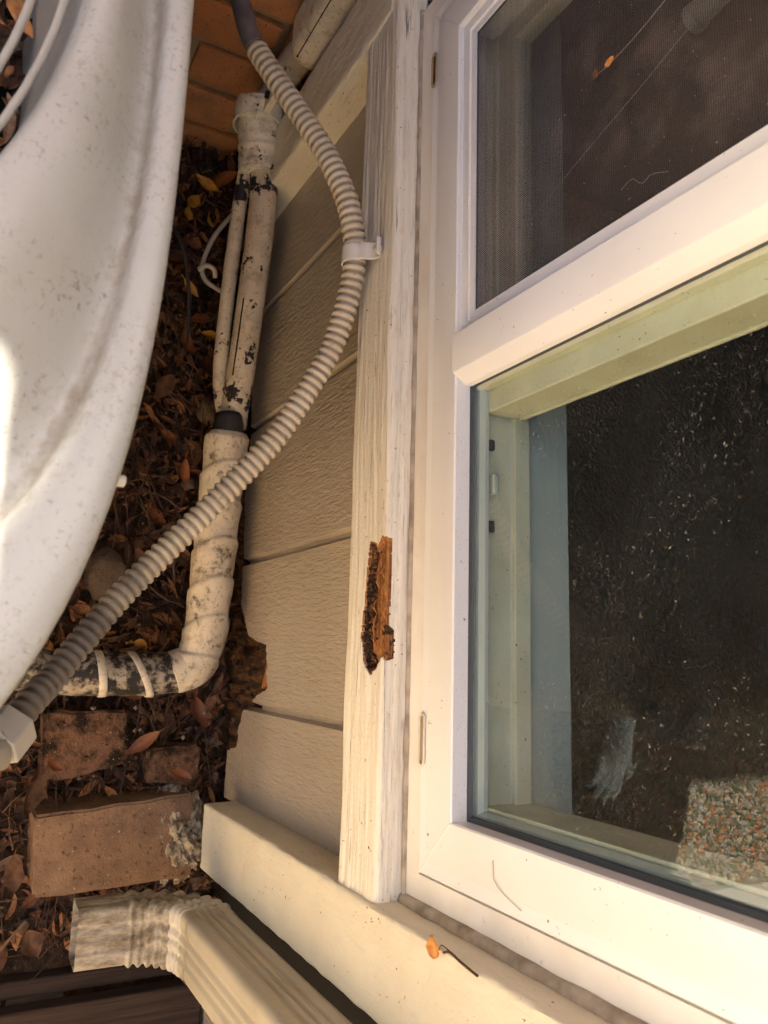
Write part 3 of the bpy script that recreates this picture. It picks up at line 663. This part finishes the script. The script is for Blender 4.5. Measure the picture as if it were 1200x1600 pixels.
# P clip
ip = min(range(len(P)), key=lambda i: (P[i]-Vector((-.445, -.064, .659))).length); c0 = P[ip]
vs = []; path = [(c0.y+.0150*math.cos(R(a)), c0.z+.0150*math.sin(R(a))) for a in range(-60, 131, 12)]
path = [(c0.y+.0152*math.cos(R(a)), c0.z+.0152*math.sin(R(a))) for a in range(300, 95, -12)]        # round the outside of the tube
path += [(-.066, c0.z+.0185), (-.058, c0.z+.021), (-.052, c0.z+.025), (-.0495, c0.z+.031), (-.0520, c0.z+.036), (-.0565, c0.z+.037)]
n = len(path)
for x in (-.455, -.4535, -.4365, -.435):
    for k, (y, z) in enumerate(path): vs.append((x, y, z))
m = MB().add(vs, [(j*n+k, j*n+k+1, (j+1)*n+k+1, (j+1)*n+k) for j in range(3) for k in range(n-1)])
o = cbuild(m, 'clip', M['clip']); sm = o.modifiers.new('t', 'SOLIDIFY'); sm.thickness = .0022; sm.offset = 1
m = MB().tube([(-.445, -.0475, c0.z+.030), (-.445, -.054, c0.z+.030)], .0042, 10); cbuild(m, 'screw', M['clip'])

# ------------------------------------------------------------------ condenser
CX, CY = -.404, -.736
ac = tag(empty('air_conditioner', (CX, CY, 0)), 'dirty pale grey outdoor condenser with round fan grille, out of focus in front', 'air conditioner')
def sup(a, b, th, n=3.4):
    c, s = math.cos(th), math.sin(th); r = (abs(c/a)**n+abs(s/b)**n)**(-1/n); return r*c, r*s
HR = .347; hcx, hcy = 0.0, 0.0
rings = []   # (kind blend, params): a, b, z, dirt, n
rings += [(.500, .352, .925, 0, 3.4), (.540, .392, .930, 0, 3.4), (.547, .399, .945, 0, 3.4), (.550, .402, .975, 0, 3.4), (.5496, .4017, .990, 0, 3.4), (.548, .4005, .9965, 0, 3.4), (.5445, .3985, .9995, .08, 3.4), (.520, .3945, 1.000, .12, 3.4), (.470, .3885, .9985, .2, 3.4), (.452, .3855, .9945, .6, 3.4), (.447, .3840, .9840, .9, 3.4), (.442, .3825, .9800, .8, 3.3), (.434, .3800, .9795, .5, 3.2), (.424, .3755, .9825, .35, 3.0), (.410, .3690, .9910, .22, 2.8), (.394, .3620, 1.0020, .08, 2.5), (.372, .3560, 1.0075, .0, 2.2), (.360, .3530, 1.0055, 0, 2.0), (.352, .3495, 1.0035, 0, 2.0), (.3475, .3475, .9990, 0, 2.0), (.344, .344, .990, 0, 2.0), (.338, .338, .965, .15, 2.0), (.328, .328, .91, .2, 2.0), (.318, .318, .80, .3, 2.0)]
seg = 192; m = MB(); dirt = []
for a, b, z, d, nn in rings:
    for k in range(seg):
        x, y = sup(a, b, 2*math.pi*k/seg, nn); m.v.append((x, y, z)); dirt.append(d)
m.f = [(j*seg+k, j*seg+(k+1) % seg, (j+1)*seg+(k+1) % seg, (j+1)*seg+k) for j in range(len(rings)-1) for k in range(seg)]; m.mi = [0]*len(m.f); m.at['dirt'] = dirt
m.build('top_cover', M['cond'], ac, smooth=True)
for k in range(21):
    r_ = .3345-.0152*k; m = MB(); P = [(r_*math.cos(2*math.pi*i/96), r_*math.sin(2*math.pi*i/96), .986+.010*(1-r_/.335)) for i in range(97)]
    m.tube(P, .0024, 8, caps=False).build('grille_wire', M['wire'], ac, smooth=True)
for k in range(8):
    a = 2*math.pi*k/8+.3; MB().tube([(.03*math.cos(a), .03*math.sin(a), .989), (.20*math.cos(a), .20*math.sin(a), .984), (.345*math.cos(a), .345*math.sin(a), .978)], .003, 8).build('grille_spoke', M['wire'], ac, smooth=True)
seg = 96; m = MB()
for z in (.08, .925):
    for k in range(seg): m.v.append((*sup(.486, .338, 2*math.pi*k/seg), z))
m.f = [(k, (k+1) % seg, seg+(k+1) % seg, seg+k) for k in range(seg)]; m.mi = [0]*len(m.f); m.build('coil', M['coil'], ac, smooth=True)
m = MB()
for j in range(26):
    z = .10+.0315*j; o = len(m.v)
    for a, b, dz in ((.489, .341, .016), (.500, .352, .0), (.500, .352, -.003), (.489, .341, .010)):
        for k in range(seg): m.v.append((*sup(a, b, 2*math.pi*k/seg), z+dz))
    fs = [(o+q*seg+k, o+q*seg+(k+1) % seg, o+(q+1)*seg+(k+1) % seg, o+(q+1)*seg+k) for q in range(3) for k in range(seg)]; m.f += fs; m.mi += [0]*len(fs)
o = m.build('louvres', M['louvre'], ac, smooth=False); tag(o, kind='stuff')
m = MB(); 
for z, s_ in ((-.03, 1.0), (.05, 1.0), (.055, .99), (.085, .97)):
    for k in range(seg): m.v.append((*sup(.505*s_, .357*s_, 2*math.pi*k/seg), z))
m.f = [(j*seg+k, j*seg+(k+1) % seg, (j+1)*seg+(k+1) % seg, (j+1)*seg+k) for j in range(3) for k in range(seg)]+[tuple(3*seg+k for k in range(seg))]; m.mi = [0]*len(m.f); m.build('base', M['cond'], ac)
for k in range(4):
    a = k*math.pi/2+1.05; m = MB(); vs = []
    for i in range(9):
        r_ = .06+.25*i/8
        for d in (-1, 1): ang = a+d*(.45-.012*i); vs.append((r_*math.cos(ang), r_*math.sin(ang), .80+d*.035))
    m.add(vs, [(2*i, 2*i+1, 2*i+3, 2*i+2) for i in range(8)]); o = m.build('fan_blade', M['blade'], ac, smooth=True); q = o.modifiers.new('t', 'SOLIDIFY'); q.thickness = .003
MB().tube([(0, 0, .60), (0, 0, .86)], .08, 24).build('fan_motor', M['coil'], ac)
# conduit gland on its side: hub and hex nut
hx = [(.0235*math.cos(R(60*k+15)), .0235*math.sin(R(60*k+15))) for k in range(6)]
d0 = Vector((.066, -.370, .667))-Vector((CX, CY, 0)); dv = (Vector((.066, -.370, .667))-Vector((.040, -.350, .648))).normalized(); u_ = dv.orthogonal().normalized(); v_ = dv.cross(u_)
m = MB().prism(hx, lambda a, b, d: tuple(d0+dv*d+u_*a+v_*b), -.006, .022); m.build('conduit_nut', M['plastic'], ac, bevel=.002)
m = MB().tube([tuple(d0+dv*.02), tuple(d0+dv*.05+Vector((-.01, -.01, 0))), tuple(d0+Vector((-.05, -.06, .03)))], [.021, .021, .019], 18); m.build('conduit_hub', M['plastic'], ac, smooth=True)
for (x, y) in ((-.40, -.337), (-.0946, -.353)):
    MB().tube([(x-CX, y-CY, .958), (x-CX, y-CY+.008, .956)], .0035, 8).build('cover_screw', M['clip'], ac)

# ------------------------------------------------------------------ downspout
ds = tag(empty('downspout', (.36, -.09, .3)), 'cream ribbed rectangular downspout with crimped elbow beside the corner board', 'downspout')
def dbuild(m, name, mat, smooth=False):
    o = m.build(name, mat, ds, smooth=smooth); o.matrix_parent_inverse = Matrix.Translation((-.36, .09, -.3)); return o
DX0, DX1, DY0, DY1 = .329, .405, -.122, -.056
def spsec(off=0., ribs=True):
    """rectangular section, ribbed faces; local (x, y)"""
    out = []; x0, x1, y0, y1 = DX0-off, DX1+off, DY0-off, DY1+off; r = .009
    def side(p, q, nrm, n=24):
        for k in range(n):
            t = (k+.5)/n; d = 0
            if ribs: d = -.0022*(1 if (.22 < t < .34 or .44 < t < .56 or .66 < t < .78) else 0)
            out.append((p[0]+(q[0]-p[0])*t+nrm[0]*d, p[1]+(q[1]-p[1])*t+nrm[1]*d))
    def corner(cx, cy, a0):
        for k in range(6): a = R(a0+90*k/5); out.append((cx+r*math.cos(a), cy+r*math.sin(a)))
    side((x1-r, y0), (x0+r, y0), (0, -1)); corner(x0+r, y0+r, 270) if False else None
    for k in range(6): a = R(270-90*k/5); out.append((x0+r+r*math.cos(a), y0+r+r*math.sin(a)))
    side((x0, y0+r), (x0, y1-r), (-1, 0))
    for k in range(6): a = R(180-90*k/5); out.append((x0+r+r*math.cos(a), y1-r+r*math.sin(a)))
    side((x0+r, y1), (x1-r, y1), (0, 1))
    for k in range(6): a = R(90-90*k/5); out.append((x1-r+r*math.cos(a), y1-r+r*math.sin(a)))
    side((x1, y1-r), (x1, y0+r), (1, 0))
    for k in range(6): a = R(0-90*k/5); out.append((x1-r+r*math.cos(a), y0+r+r*math.sin(a)))
    return out
S0 = spsec(); n = len(S0)
m = MB(); zs = [.33, 1.2, 2.4]
m.v = [(x, y, z) for z in zs for x, y in S0]; m.f = [(j*n+k, j*n+(k+1) % n, (j+1)*n+(k+1) % n, (j+1)*n+k) for j in range(2) for k in range(n)]; m.mi = [0]*len(m.f)
smooth_angle(dbuild(m, 'pipe', M['spout']), 50)
S1 = spsec(.0009, True); m = MB(); rows = []
zc = .334; yc = DY0-.058                                   # bend centre (front, low)
for z in (.362, .361, .345, zc): rows.append([(x, y, z) for x, y in S1])
nb = 72; 
for i in range(1, nb+1):
    th = R(88*i/nb); wv_ = math.sin(2*math.pi*8*i/nb-.8); row = []
    for x, y in S1:
        rad = (y-yc); infl = .0019*wv_
        outw = (y-(DY0+DY1)/2)/((DY1-DY0)/2); xo = (x-(DX0+DX1)/2)/((DX1-DX0)/2)
        rr = rad+infl*outw; row.append((x+infl*xo, yc+rr*math.cos(th), zc-rr*math.sin(th)))
    rows.append(row)
th = R(88); dirv = Vector((0, -math.sin(th), -math.cos(th)))
last = rows[-1]
for d in (.004, .03, .060): rows.append([tuple(Vector(p)+dirv*d) for p in last])
m.v = [p for r_ in rows for p in r_]; nr = len(rows)
m.f = [(j*n+k, j*n+(k+1) % n, (j+1)*n+(k+1) % n, (j+1)*n+k) for j in range(nr-1) for k in range(n)]; m.mi = [0 if j < 26 else 1 for j in range(nr-1) for k in range(n)]
smooth_angle(dbuild(m, 'elbow', [M['spout'], M['spoutd']]), 50)

# ------------------------------------------------------------------ loose bricks, mortar and timber
def loose(name, q, z0, z1, mat, label, cat, seed, group=None, amp=.003):
    """block with the plan quadrilateral q, worn edges"""
    c = Vector((sum(p[0] for p in q)/4, sum(p[1] for p in q)/4)); bm = bmesh.new()
    lo = [bm.verts.new((p[0]-c.x, p[1]-c.y, z0)) for p in q]; hi = [bm.verts.new((p[0]-c.x, p[1]-c.y, z1)) for p in q]
    bm.faces.new(lo[::-1]); bm.faces.new(hi)
    for i in range(4): bm.faces.new((lo[i], lo[(i+1) % 4], hi[(i+1) % 4], hi[i]))
    bmesh.ops.recalc_face_normals(bm, faces=bm.faces); bmesh.ops.bevel(bm, geom=bm.edges[:], offset=.004, segments=2, affect='EDGES')
    bmesh.ops.subdivide_edges(bm, edges=bm.edges[:], cuts=5, use_grid_fill=True)
    for v in bm.verts: v.co += Vector([noise.noise((v.co.x*45+seed, v.co.y*45, v.co.z*45+9*k)) for k in range(3)])*amp
    me = bpy.data.meshes.new(name); bm.to_mesh(me); bm.free(); me.materials.append(mat)
    o = bpy.data.objects.new(name, me); COL.objects.link(o); o.location = (c.x, c.y, 0); smooth_angle(o, 45); return tag(o, label, cat, group)
pv = loose('paver_brick', [(.243, -.283), (.357, -.274), (.350, -.045), (.222, -.050)], -.01, .10, M['paver'], 'large worn brown brick with mortar crusted on the end by the wall', 'brick', 1)
# crusted mortar on its end: a lump built of noise
bm = bmesh.new(); bmesh.ops.create_icosphere(bm, subdivisions=5, radius=1)
for v in bm.verts:
    p = v.co.copy(); d = 1+.28*noise.noise(p*4)+.16*noise.noise(p*10)+.08*noise.noise(p*22)
    v.co = Vector((p.x*.068*d, p.y*.046*d, p.z*.064*d))
me = bpy.data.meshes.new('mortar_crust'); bm.to_mesh(me); bm.free(); me.materials.append(M['lump']); o = bpy.data.objects.new('mortar_crust', me); COL.objects.link(o); o.parent = pv; o.location = (-.004, .098, .05)
loose('broken_brick', [(.095, -.280), (.205, -.275), (.180, -.150), (.095, -.155)], -.02, .058, M['soiled'], 'half buried brown brick covered in soil below the condenser', 'brick', 7, amp=.005)
loose('broken_brick', [(.155, -.120), (.207, -.122), (.218, -.032), (.152, -.036)], -.02, .066, M['soiled'], 'narrow soiled brick end between the large brick and the wall', 'brick', 9, amp=.004)
def stone(name, loc, sc, seed, label, mat=None, group=None):
    bm = bmesh.new(); bmesh.ops.create_icosphere(bm, subdivisions=3, radius=1)
    for v in bm.verts:
        d = 1+.3*noise.noise(v.co*1.4+Vector((seed, 0, 0)))+.1*noise.noise(v.co*4+Vector((seed, 0, 0))); v.co = Vector((v.co.x*sc[0], v.co.y*sc[1], v.co.z*sc[2]))*d
    me = bpy.data.meshes.new(name); bm.to_mesh(me); bm.free(); me.materials.append(mat or M['stone']); me.polygons.foreach_set('use_smooth', [True]*len(me.polygons))
    o = bpy.data.objects.new(name, me); COL.objects.link(o); o.location = loc; return tag(o, label, 'stone', group)
stone('stone', (-.125, -.205, .03), (.040, .034, .03), 2, 'brown rounded stone half under the condenser rim')
stone('stone', (-.432, -.05, .03), (.024, .018, .02), 5, 'small round stone beside the broken pipe joint')
stone('stone', (-.297, -.075, .02), (.013, .012, .012), 8, 'tiny grey pebble in the leaves below the pipe joint')
# timber steps at the foot of the corner board
tb = tag(empty('timber_step', (.55, -.3, .05)), 'dark weathered timber step at the foot of the downspout', 'step')
def tbuild(m, name, mat, bev=.004):
    o = m.build(name, mat, tb, bevel=bev); o.matrix_parent_inverse = Matrix.Translation((-.55, .3, -.05)); return o
for k in range(9):
    x = .520+.146*k; tbuild(MB().box(x, x+.138, -1.15, -.004, .028, .062), 'plank', M['timber'])
tbuild(MB().box(.488, .514, -1.15, -.004, -.03, .030), 'side_board', M['timber'])
for yy in (-.25, -.9): tbuild(MB().box(.51, 1.8, yy-.04, yy+.04, -.04, .027), 'bearer', M['timber'], 0)

# unseen fence added to catch the sun and throw warm light back
fn = tag(empty('bounce_fence', (1.25, -1.5, 0)), 'added unseen board fence that reflects warm sunlight onto the house wall', 'fence')
bmesh_f = MB().box(0, .02, -.068, .068, -.04, 1.85).build('board', M['fence'], fn, bevel=.003)
for k in range(24):
    o = bmesh_f if k == 0 else bmesh_f.copy()
    if k: COL.objects.link(o); o.parent = fn
    o.location = (.004*math.sin(k*3.1), 1.05-.142*k, .0)
for z in (.3, 1.5): MB().box(.021, .06, -2.4, 1.2, z, z+.09).build('rail', M['fence'], fn)

# ------------------------------------------------------------------ cables
c1 = MB(); P, _ = spline([(-.800, -.040, .16), (-.782, -.050, .135), (-.728, -.083, .11), (-.675, -.097, .10), (-.65, -.090, .098), (-.635, -.070, .105), (-.625, -.050, .11)], 60); c1.tube(P, .0042, 10)
tag(c1.build('thin_cable', M['cable'], smooth=True), 'thin dirty white cable curling out beside the upper pipe', 'cable')
c1 = MB(); P, _ = spline([(-.76, -.17, .08), (-.717, -.142, .10), (-.662, -.121, .09), (-.594, -.105, .06), (-.53, -.10, .03)], 50); c1.tube(P, .0032, 8)
tag(c1.build('black_cable', M['bcable'], smooth=True), 'thin black cable sagging beside the condenser rim', 'cable')
c1 = MB(); P, _ = spline([(-.662, -.105, .104), (-.672, -.092, .108), (-.668, -.078, .108), (-.655, -.074, .104)], 20); c1.tube(P, .0045, 8)
tag(c1.build('cable_hook', M['conduit'], smooth=True), 'small cream hook over the thin white cable', 'hook')

# ------------------------------------------------------------------ leaves
def leaf_geo(L, W, curl, fold, seed, nl=9, shape=1.0):
    vs = []; fs = []
    for i in range(nl+1):
        t = i/nl; w_ = W*.5*(math.sin(math.pi*t**shape))**.8*(1+.35*noise.noise((t*3.1, seed*3.3, 1)))+.0006; ang = curl*(t-.5); x = (L/curl)*math.sin(ang) if abs(curl) > .05 else L*(t-.5); z = (L/curl)*(1-math.cos(ang)) if abs(curl) > .05 else 0
        for k in (-1, -.5, 0, .5, 1):
            wob = .0016*noise.noise((t*5+seed, k*2, seed))
            vs.append((x, k*w_*math.cos(fold*abs(k)), z+abs(k)*w_*math.sin(fold)+wob))
    for i in range(nl):
        for k in range(4): fs.append((i*5+k, i*5+k+1, (i+1)*5+k+1, (i+1)*5+k))
    return vs, fs
def leaf(name, loc, L, W, rot, mat, label, group, curl=1.1, fold=.45, seed=0, stem=True):
    vs, fs = leaf_geo(L, W, curl, fold, seed); m = MB().add(vs, fs)
    if stem: a = Vector(vs[2]); b = Vector(vs[7]); d = (a-b).normalized(); m.tube([tuple(a-d*.002), tuple(a+d*L*.12), tuple(a+d*L*.22+Vector((0, 0, .003)))], .0008, 5)
    o = m.build(name, mat, smooth=True, loc=loc); o.rotation_euler = rot; return tag(o, label, 'leaf', group)
G = 'large leaves lying on the soil'
spots = [((-.885, -.060, .045), .085, .030, -.9, 'leaf', 'broad orange brown leaf by the foot of the brick wall'),
         ((-.862, -.085, .05), .070, .022, -2.2, 'yleaf', 'yellow leaf with folded edge below the brick wall'),
         ((-.825, -.108, .04), .055, .026, -.6, 'yleaf', 'curved yellow leaf nearest the condenser edge at the top'),
         ((-.795, -.115, .04), .050, .020, .1, 'yleaf', 'flat yellow leaf tip below the curved yellow leaf'),
         ((-.790, -.075, .04), .040, .018, .3, 'yleaf', 'small yellow leaf left of the thin white cable'),
         ((-.655, -.100, .04), .050, .018, .8, 'yleaf', 'orange leaf under the cable hook'),
         ((-.545, -.100, .04), .085, .030, .2, 'leaf', 'upright orange leaf below the black cable'),
         ((-.595, -.080, .04), .060, .034, 1.9, 'leaf', 'broad red brown leaf beside the upper pipe'),
         ((-.567, -.060, .05), .050, .022, 1.5, 'yleaf', 'small curled yellow leaf touching the thin pipe'),
         ((-.510, -.058, .03), .075, .036, .1, 'leaf', 'red brown leaf tucked under the thin pipe'),
         ((-.370, -.120, .04), .040, .030, .9, 'leaf', 'orange triangular leaf scrap in the middle of the litter'),
         ((-.310, -.090, .05), .060, .022, .1, 'leaf', 'narrow orange leaf lying along the pipe joint'),
         ((-.225, -.130, .04), .050, .026, .8, 'leaf', 'pair like orange leaf left of the conduit'),
         ((.145, -.130, .075), .085, .024, -.9, 'leaf', 'long twisted orange leaf on the half buried brick'),
         ((.100, -.040, .06), .075, .030, .4, 'leaf', 'bright orange leaf under the pipe elbow'),
         ((.215, -.290, .06), .095, .050, -.4, 'dleaf', 'large dull brown leaf left of the big brick'),
         ((.195, -.070, .085), .050, .020, 1.2, 'leaf', 'pale orange leaf by the narrow soiled brick'),
         ((.440, -.265, .02), .060, .045, .5, 'dleaf', 'ragged brown leaf below the downspout outlet'),
         ((-.010, -.142, .05), .028, .020, 1.4, 'yleaf', 'small bright yellow leaf scrap above the pipe'),
         ((.330, -.300, .05), .070, .035, .1, 'dleaf', 'curled dark brown leaf at the near corner of the big brick'),
         ((.175, -.262, .075), .040, .020, 1.0, 'leaf', 'short orange leaf beside the conduit nut'),
         ((-.150, -.150, .04), .070, .034, .6, 'dleaf', 'dull brown leaf against the rounded stone'),
         ((-.70, -.135, .04), .075, .04, 2.2, 'dleaf', 'dark brown leaf beside the black cable'),
         ((-.46, -.135, .04), .070, .036, 2.6, 'dleaf', 'dark leaf at the condenser edge in mid litter')]
n = NT('dull_leaf', .75, .2); c = n.mix(n.ramp(n.noise(60, 5), .4, .66), (.15, .075, .038), (.065, .032, .018)); M['dleaf'] = n.done(c, n.bump(n.noise((40, 200, 90), 4), .0015, .6))
rl = random.Random(21)
for i, (p, L, W, rz, mt, lab) in enumerate(spots):
    leaf('fallen_leaf', p, L*.82, W*.85, (rl.uniform(-.5, .3), rl.uniform(-.45, .45), rz+math.pi/2*0), M[mt], lab, G, rl.uniform(.7, 1.7), rl.uniform(.2, .8), i*1.7)
# the litter nobody could count
tones = [(.10, .045, .022), (.07, .03, .016), (.15, .06, .025), (.045, .022, .013), (.20, .085, .03), (.12, .07, .04), (.03, .016, .01)]
m = MB(); tone = []; rl = random.Random(5)
def litter(cx, cy, cz, big=1.):
    L = rl.uniform(.012, .052)*big; vs, fs = leaf_geo(L, L*rl.uniform(.12, .5), rl.uniform(.4, 3.2), rl.uniform(.1, .9), rl.uniform(0, 99), 5)
    mt = Matrix.Translation((cx, cy, cz)) @ Matrix.Rotation(rl.uniform(0, 6.28), 4, 'Z') @ Matrix.Rotation(rl.gauss(0, .55), 4, 'X') @ Matrix.Rotation(rl.gauss(0, .5), 4, 'Y')
    if rl.random() < .4: mt = mt @ Matrix.Rotation(math.pi, 4, 'X')
    m.add([tuple(mt @ Vector(v)) for v in vs], fs); t_ = rl.choice(tones); k = rl.uniform(.8, 2.1); tone.extend([tuple(c*k for c in t_)]*len(vs))
for i in range(4200):
    x = rl.uniform(-.97, .60); y = -.36+.40*rl.random()**.9
    if x > .46 and y > -.33: continue
    litter(x, min(y, .0), soil_h(x, y)+rl.uniform(.0, .026))
def sprig(n_, rad, lmin, lmax, zmax):
    for _ in range(n_):
        x = rl.uniform(-.95, .46); y = rl.uniform(-.36, -.01); z = soil_h(x, y)+rl.uniform(.006, zmax); a = rl.uniform(0, 6.28); L = rl.uniform(lmin, lmax); b = rl.uniform(-.5, .5)
        P = [(x+math.cos(a+b*t_)*L*t_, y+math.sin(a+b*t_)*L*t_*.6, z+.02*math.sin(3.1*t_)*rl.uniform(.2, 1)) for t_ in (0, .33, .66, 1)]
        o = len(m.v); m.tube(P, [rad, rad*.9, rad*.7, rad*.4], 5); t_ = rl.choice([(.085, .045, .026), (.05, .028, .018), (.16, .10, .06), (.10, .04, .02)]); tone.extend([t_]*(len(m.v)-o))
sprig(800, .0009, .03, .12, .045); sprig(110, .0024, .05, .14, .035)
for _ in range(1500):                                        # crumbs of soil and grit
    x = rl.uniform(-.96, .48); y = rl.uniform(-.36, .0); r_ = rl.uniform(.001, .0045); z = soil_h(x, y)+rl.uniform(0, .012)
    if .09 < x < .22 and -.28 < y < -.03: z += .055
    o = len(m.v); m.add([(x+r_*dx*rl.uniform(.6, 1.2), y+r_*dy*rl.uniform(.6, 1.2), z+r_*dz) for dx, dy, dz in ((1, 0, 0), (0, 1, 0), (-1, 0, 0), (0, -1, 0), (0, 0, 1), (0, 0, -1))], [(0, 1, 4), (1, 2, 4), (2, 3, 4), (3, 0, 4), (1, 0, 5), (2, 1, 5), (3, 2, 5), (0, 3, 5)])
    t_ = rl.choice([(.06, .035, .02), (.12, .08, .05), (.30, .23, .16), (.04, .024, .015)]); tone.extend([t_]*6)
m.at['tone'] = tone; o = m.build('leaf_litter', M['litter'], smooth=False); tag(o, 'dark brown mass of dead leaves, twigs and crumbs over the soil', 'leaf litter', kind='stuff')
# leaves lying inside the condenser
m = MB(); tone = []
for _ in range(500):
    a = rl.uniform(0, 6.28); r_ = .33*math.sqrt(rl.random()); litter(CX+r_*math.cos(a), CY+r_*math.sin(a), .70+rl.uniform(0, .05), 1.1)
for _ in range(260):
    a = rl.uniform(.9, 2.4); r_ = rl.uniform(.27, .315); litter(CX+r_*math.cos(a), CY+r_*math.sin(a), .80+rl.uniform(0, .06), .8)
tone = [tuple(c*2.2 for c in t_) for t_ in tone]; m.at['tone'] = tone; o = m.build('condenser_leaves', M['litter']); tag(o, 'dry orange brown leaves heaped inside the condenser grille', 'leaf litter', kind='stuff')

# gravel and stones in the sunny yard, mirrored in the glass
m = MB(); tone = []; rl = random.Random(31)
for _ in range(9000):
    x = rl.uniform(.1, .6); y = rl.uniform(-2.1, -.8); r_ = rl.uniform(.003, .012)
    o = len(m.v); m.add([(x+r_*dx*rl.uniform(.6, 1.2), y+r_*dy*rl.uniform(.6, 1.2), -.035+r_*dz) for dx, dy, dz in ((1, 0, 0), (0, 1, 0), (-1, 0, 0), (0, -1, 0), (0, 0, 1), (0, 0, -1))], [(0, 1, 4), (1, 2, 4), (2, 3, 4), (3, 0, 4), (1, 0, 5), (2, 1, 5), (3, 2, 5), (0, 3, 5)])
    t_ = rl.choice([(.45, .42, .36), (.35, .31, .25), (.5, .22, .1), (.30, .27, .2), (.15, .17, .09)]); tone.extend([t_]*6)
m.at['tone'] = tone; tag(m.build('gravel', M['litter']), 'pale mixed gravel of the sunny yard mirrored in the window', 'gravel', kind='stuff')

# ------------------------------------------------------------------ small things on the window and boards
leaf('dry_leaf', (.224, -.060, .842), .021, .012, (1.2, .4, .3), M['oleaf'], 'tiny orange leaf caught on the edge of the corner board', None, .6, .3, 3)
m = MB(); P, _ = spline([(.226, -.056, .850), (.222, -.058, .862), (.226, -.055, .872), (.229, -.054, .893)], 24); m.tube(P, .0011, 6)
P, _ = spline([(.2235, -.060, .850), (.218, -.062, .856), (.220, -.06, .864)], 12); m.tube(P, .0005, 5)
tag(m.build('dry_twig', M['twig'], smooth=True), 'thin dry twig beside the tiny leaf on the corner board', 'twig')
def thread(pts, r, name, label):
    P, _ = spline(pts, 30); return tag(MB().tube(P, r, 5).build(name, M['web'], smooth=True), label, 'cobweb')
ys = YF+.0055
thread([(-.466, -.0125, .993), (-.464, -.0145, 1.011), (-.470, -.0135, 1.04), (-.479, -.0125, 1.067)], .00018, 'cobweb_thread', 'pale cobweb thread holding two leaf scraps on the screen')
thread([(-.372, -.0125, .882), (-.400, -.014, .967), (-.423, -.0135, 1.038), (-.440, -.0125, 1.083)], .00011, 'cobweb_thread', 'long faint cobweb line slanting across the screen')
thread([(-.352, -.0125, 1.016), (-.353, -.015, 1.029), (-.345, -.014, 1.038), (-.347, -.014, 1.047), (-.342, -.0125, 1.061)], .00016, 'cobweb_thread', 'tangled cobweb on the screen just above its frame')
leaf('leaf_scrap', (-.466, -.0135, .993), .008, .005, (1.4, .3, 0), M['dleaf'], 'lower brown leaf scrap on the screen cobweb', None, .6, .3, 4, False)
leaf('leaf_scrap', (-.464, -.0155, 1.011), .010, .005, (1.4, 1.3, 0), M['oleaf'], 'upper orange leaf scrap on the screen cobweb', None, .6, .3, 6, False)
P = [(.158, YF-.003, .865), (.166, YF-.0034, .866), (.172, YF-.0034, .867), (.179, YF-.003, .877), (.186, YF-.003, .901)]
thread(P, .0003, 'cobweb_thread', 'dirty cobweb streak on the lower window frame')

# glove shape added to stand in for an unknown pale reflection in the glass
n = NT('pale_blue_knit', .8, .2); M['glove'] = n.done(n.mix(n.noise(60, 4), (.70, .86, .90), (.58, .74, .80)), n.bump(n.noise(300, 3), .002, .5))
m = MB()
m.tube([(-.085, 0, .022), (-.05, 0, .026), (-.01, 0, .026), (.03, 0, .022)], [.034, .030, .036, .034], 16)
for k, (y_, L_) in enumerate(((-.030, .062), (-.010, .078), (.011, .074), (.031, .056))):
    m.tube([(.012, y_*.9, .022), (.045, y_, .024), (.045+L_*.45, y_*1.12, .022), (.04+L_*.8, y_*1.2, .014), (.04+L_, y_*1.22, .009)], [.011, .0105, .0098, .0092, .006], 10)
m.tube([(-.02, -.022, .022), (.005, -.046, .022), (.028, -.062, .018), (.045, -.066, .012)], [.013, .0115, .0105, .007], 10)
o = m.build('stand_in_glove', M['glove'], smooth=True, loc=(.20, -.955, -.03)); o.rotation_euler = (0, 0, R(20)); q = o.modifiers.new('r', 'REMESH'); q.mode = 'VOXEL'; q.voxel_size = .003; q.use_smooth_shade = True
q = o.modifiers.new('s', 'SMOOTH'); q.factor = .5; q.iterations = 4
tag(o, 'added pale blue glove shape standing in for an unidentified pale reflection in the window glass', 'glove')
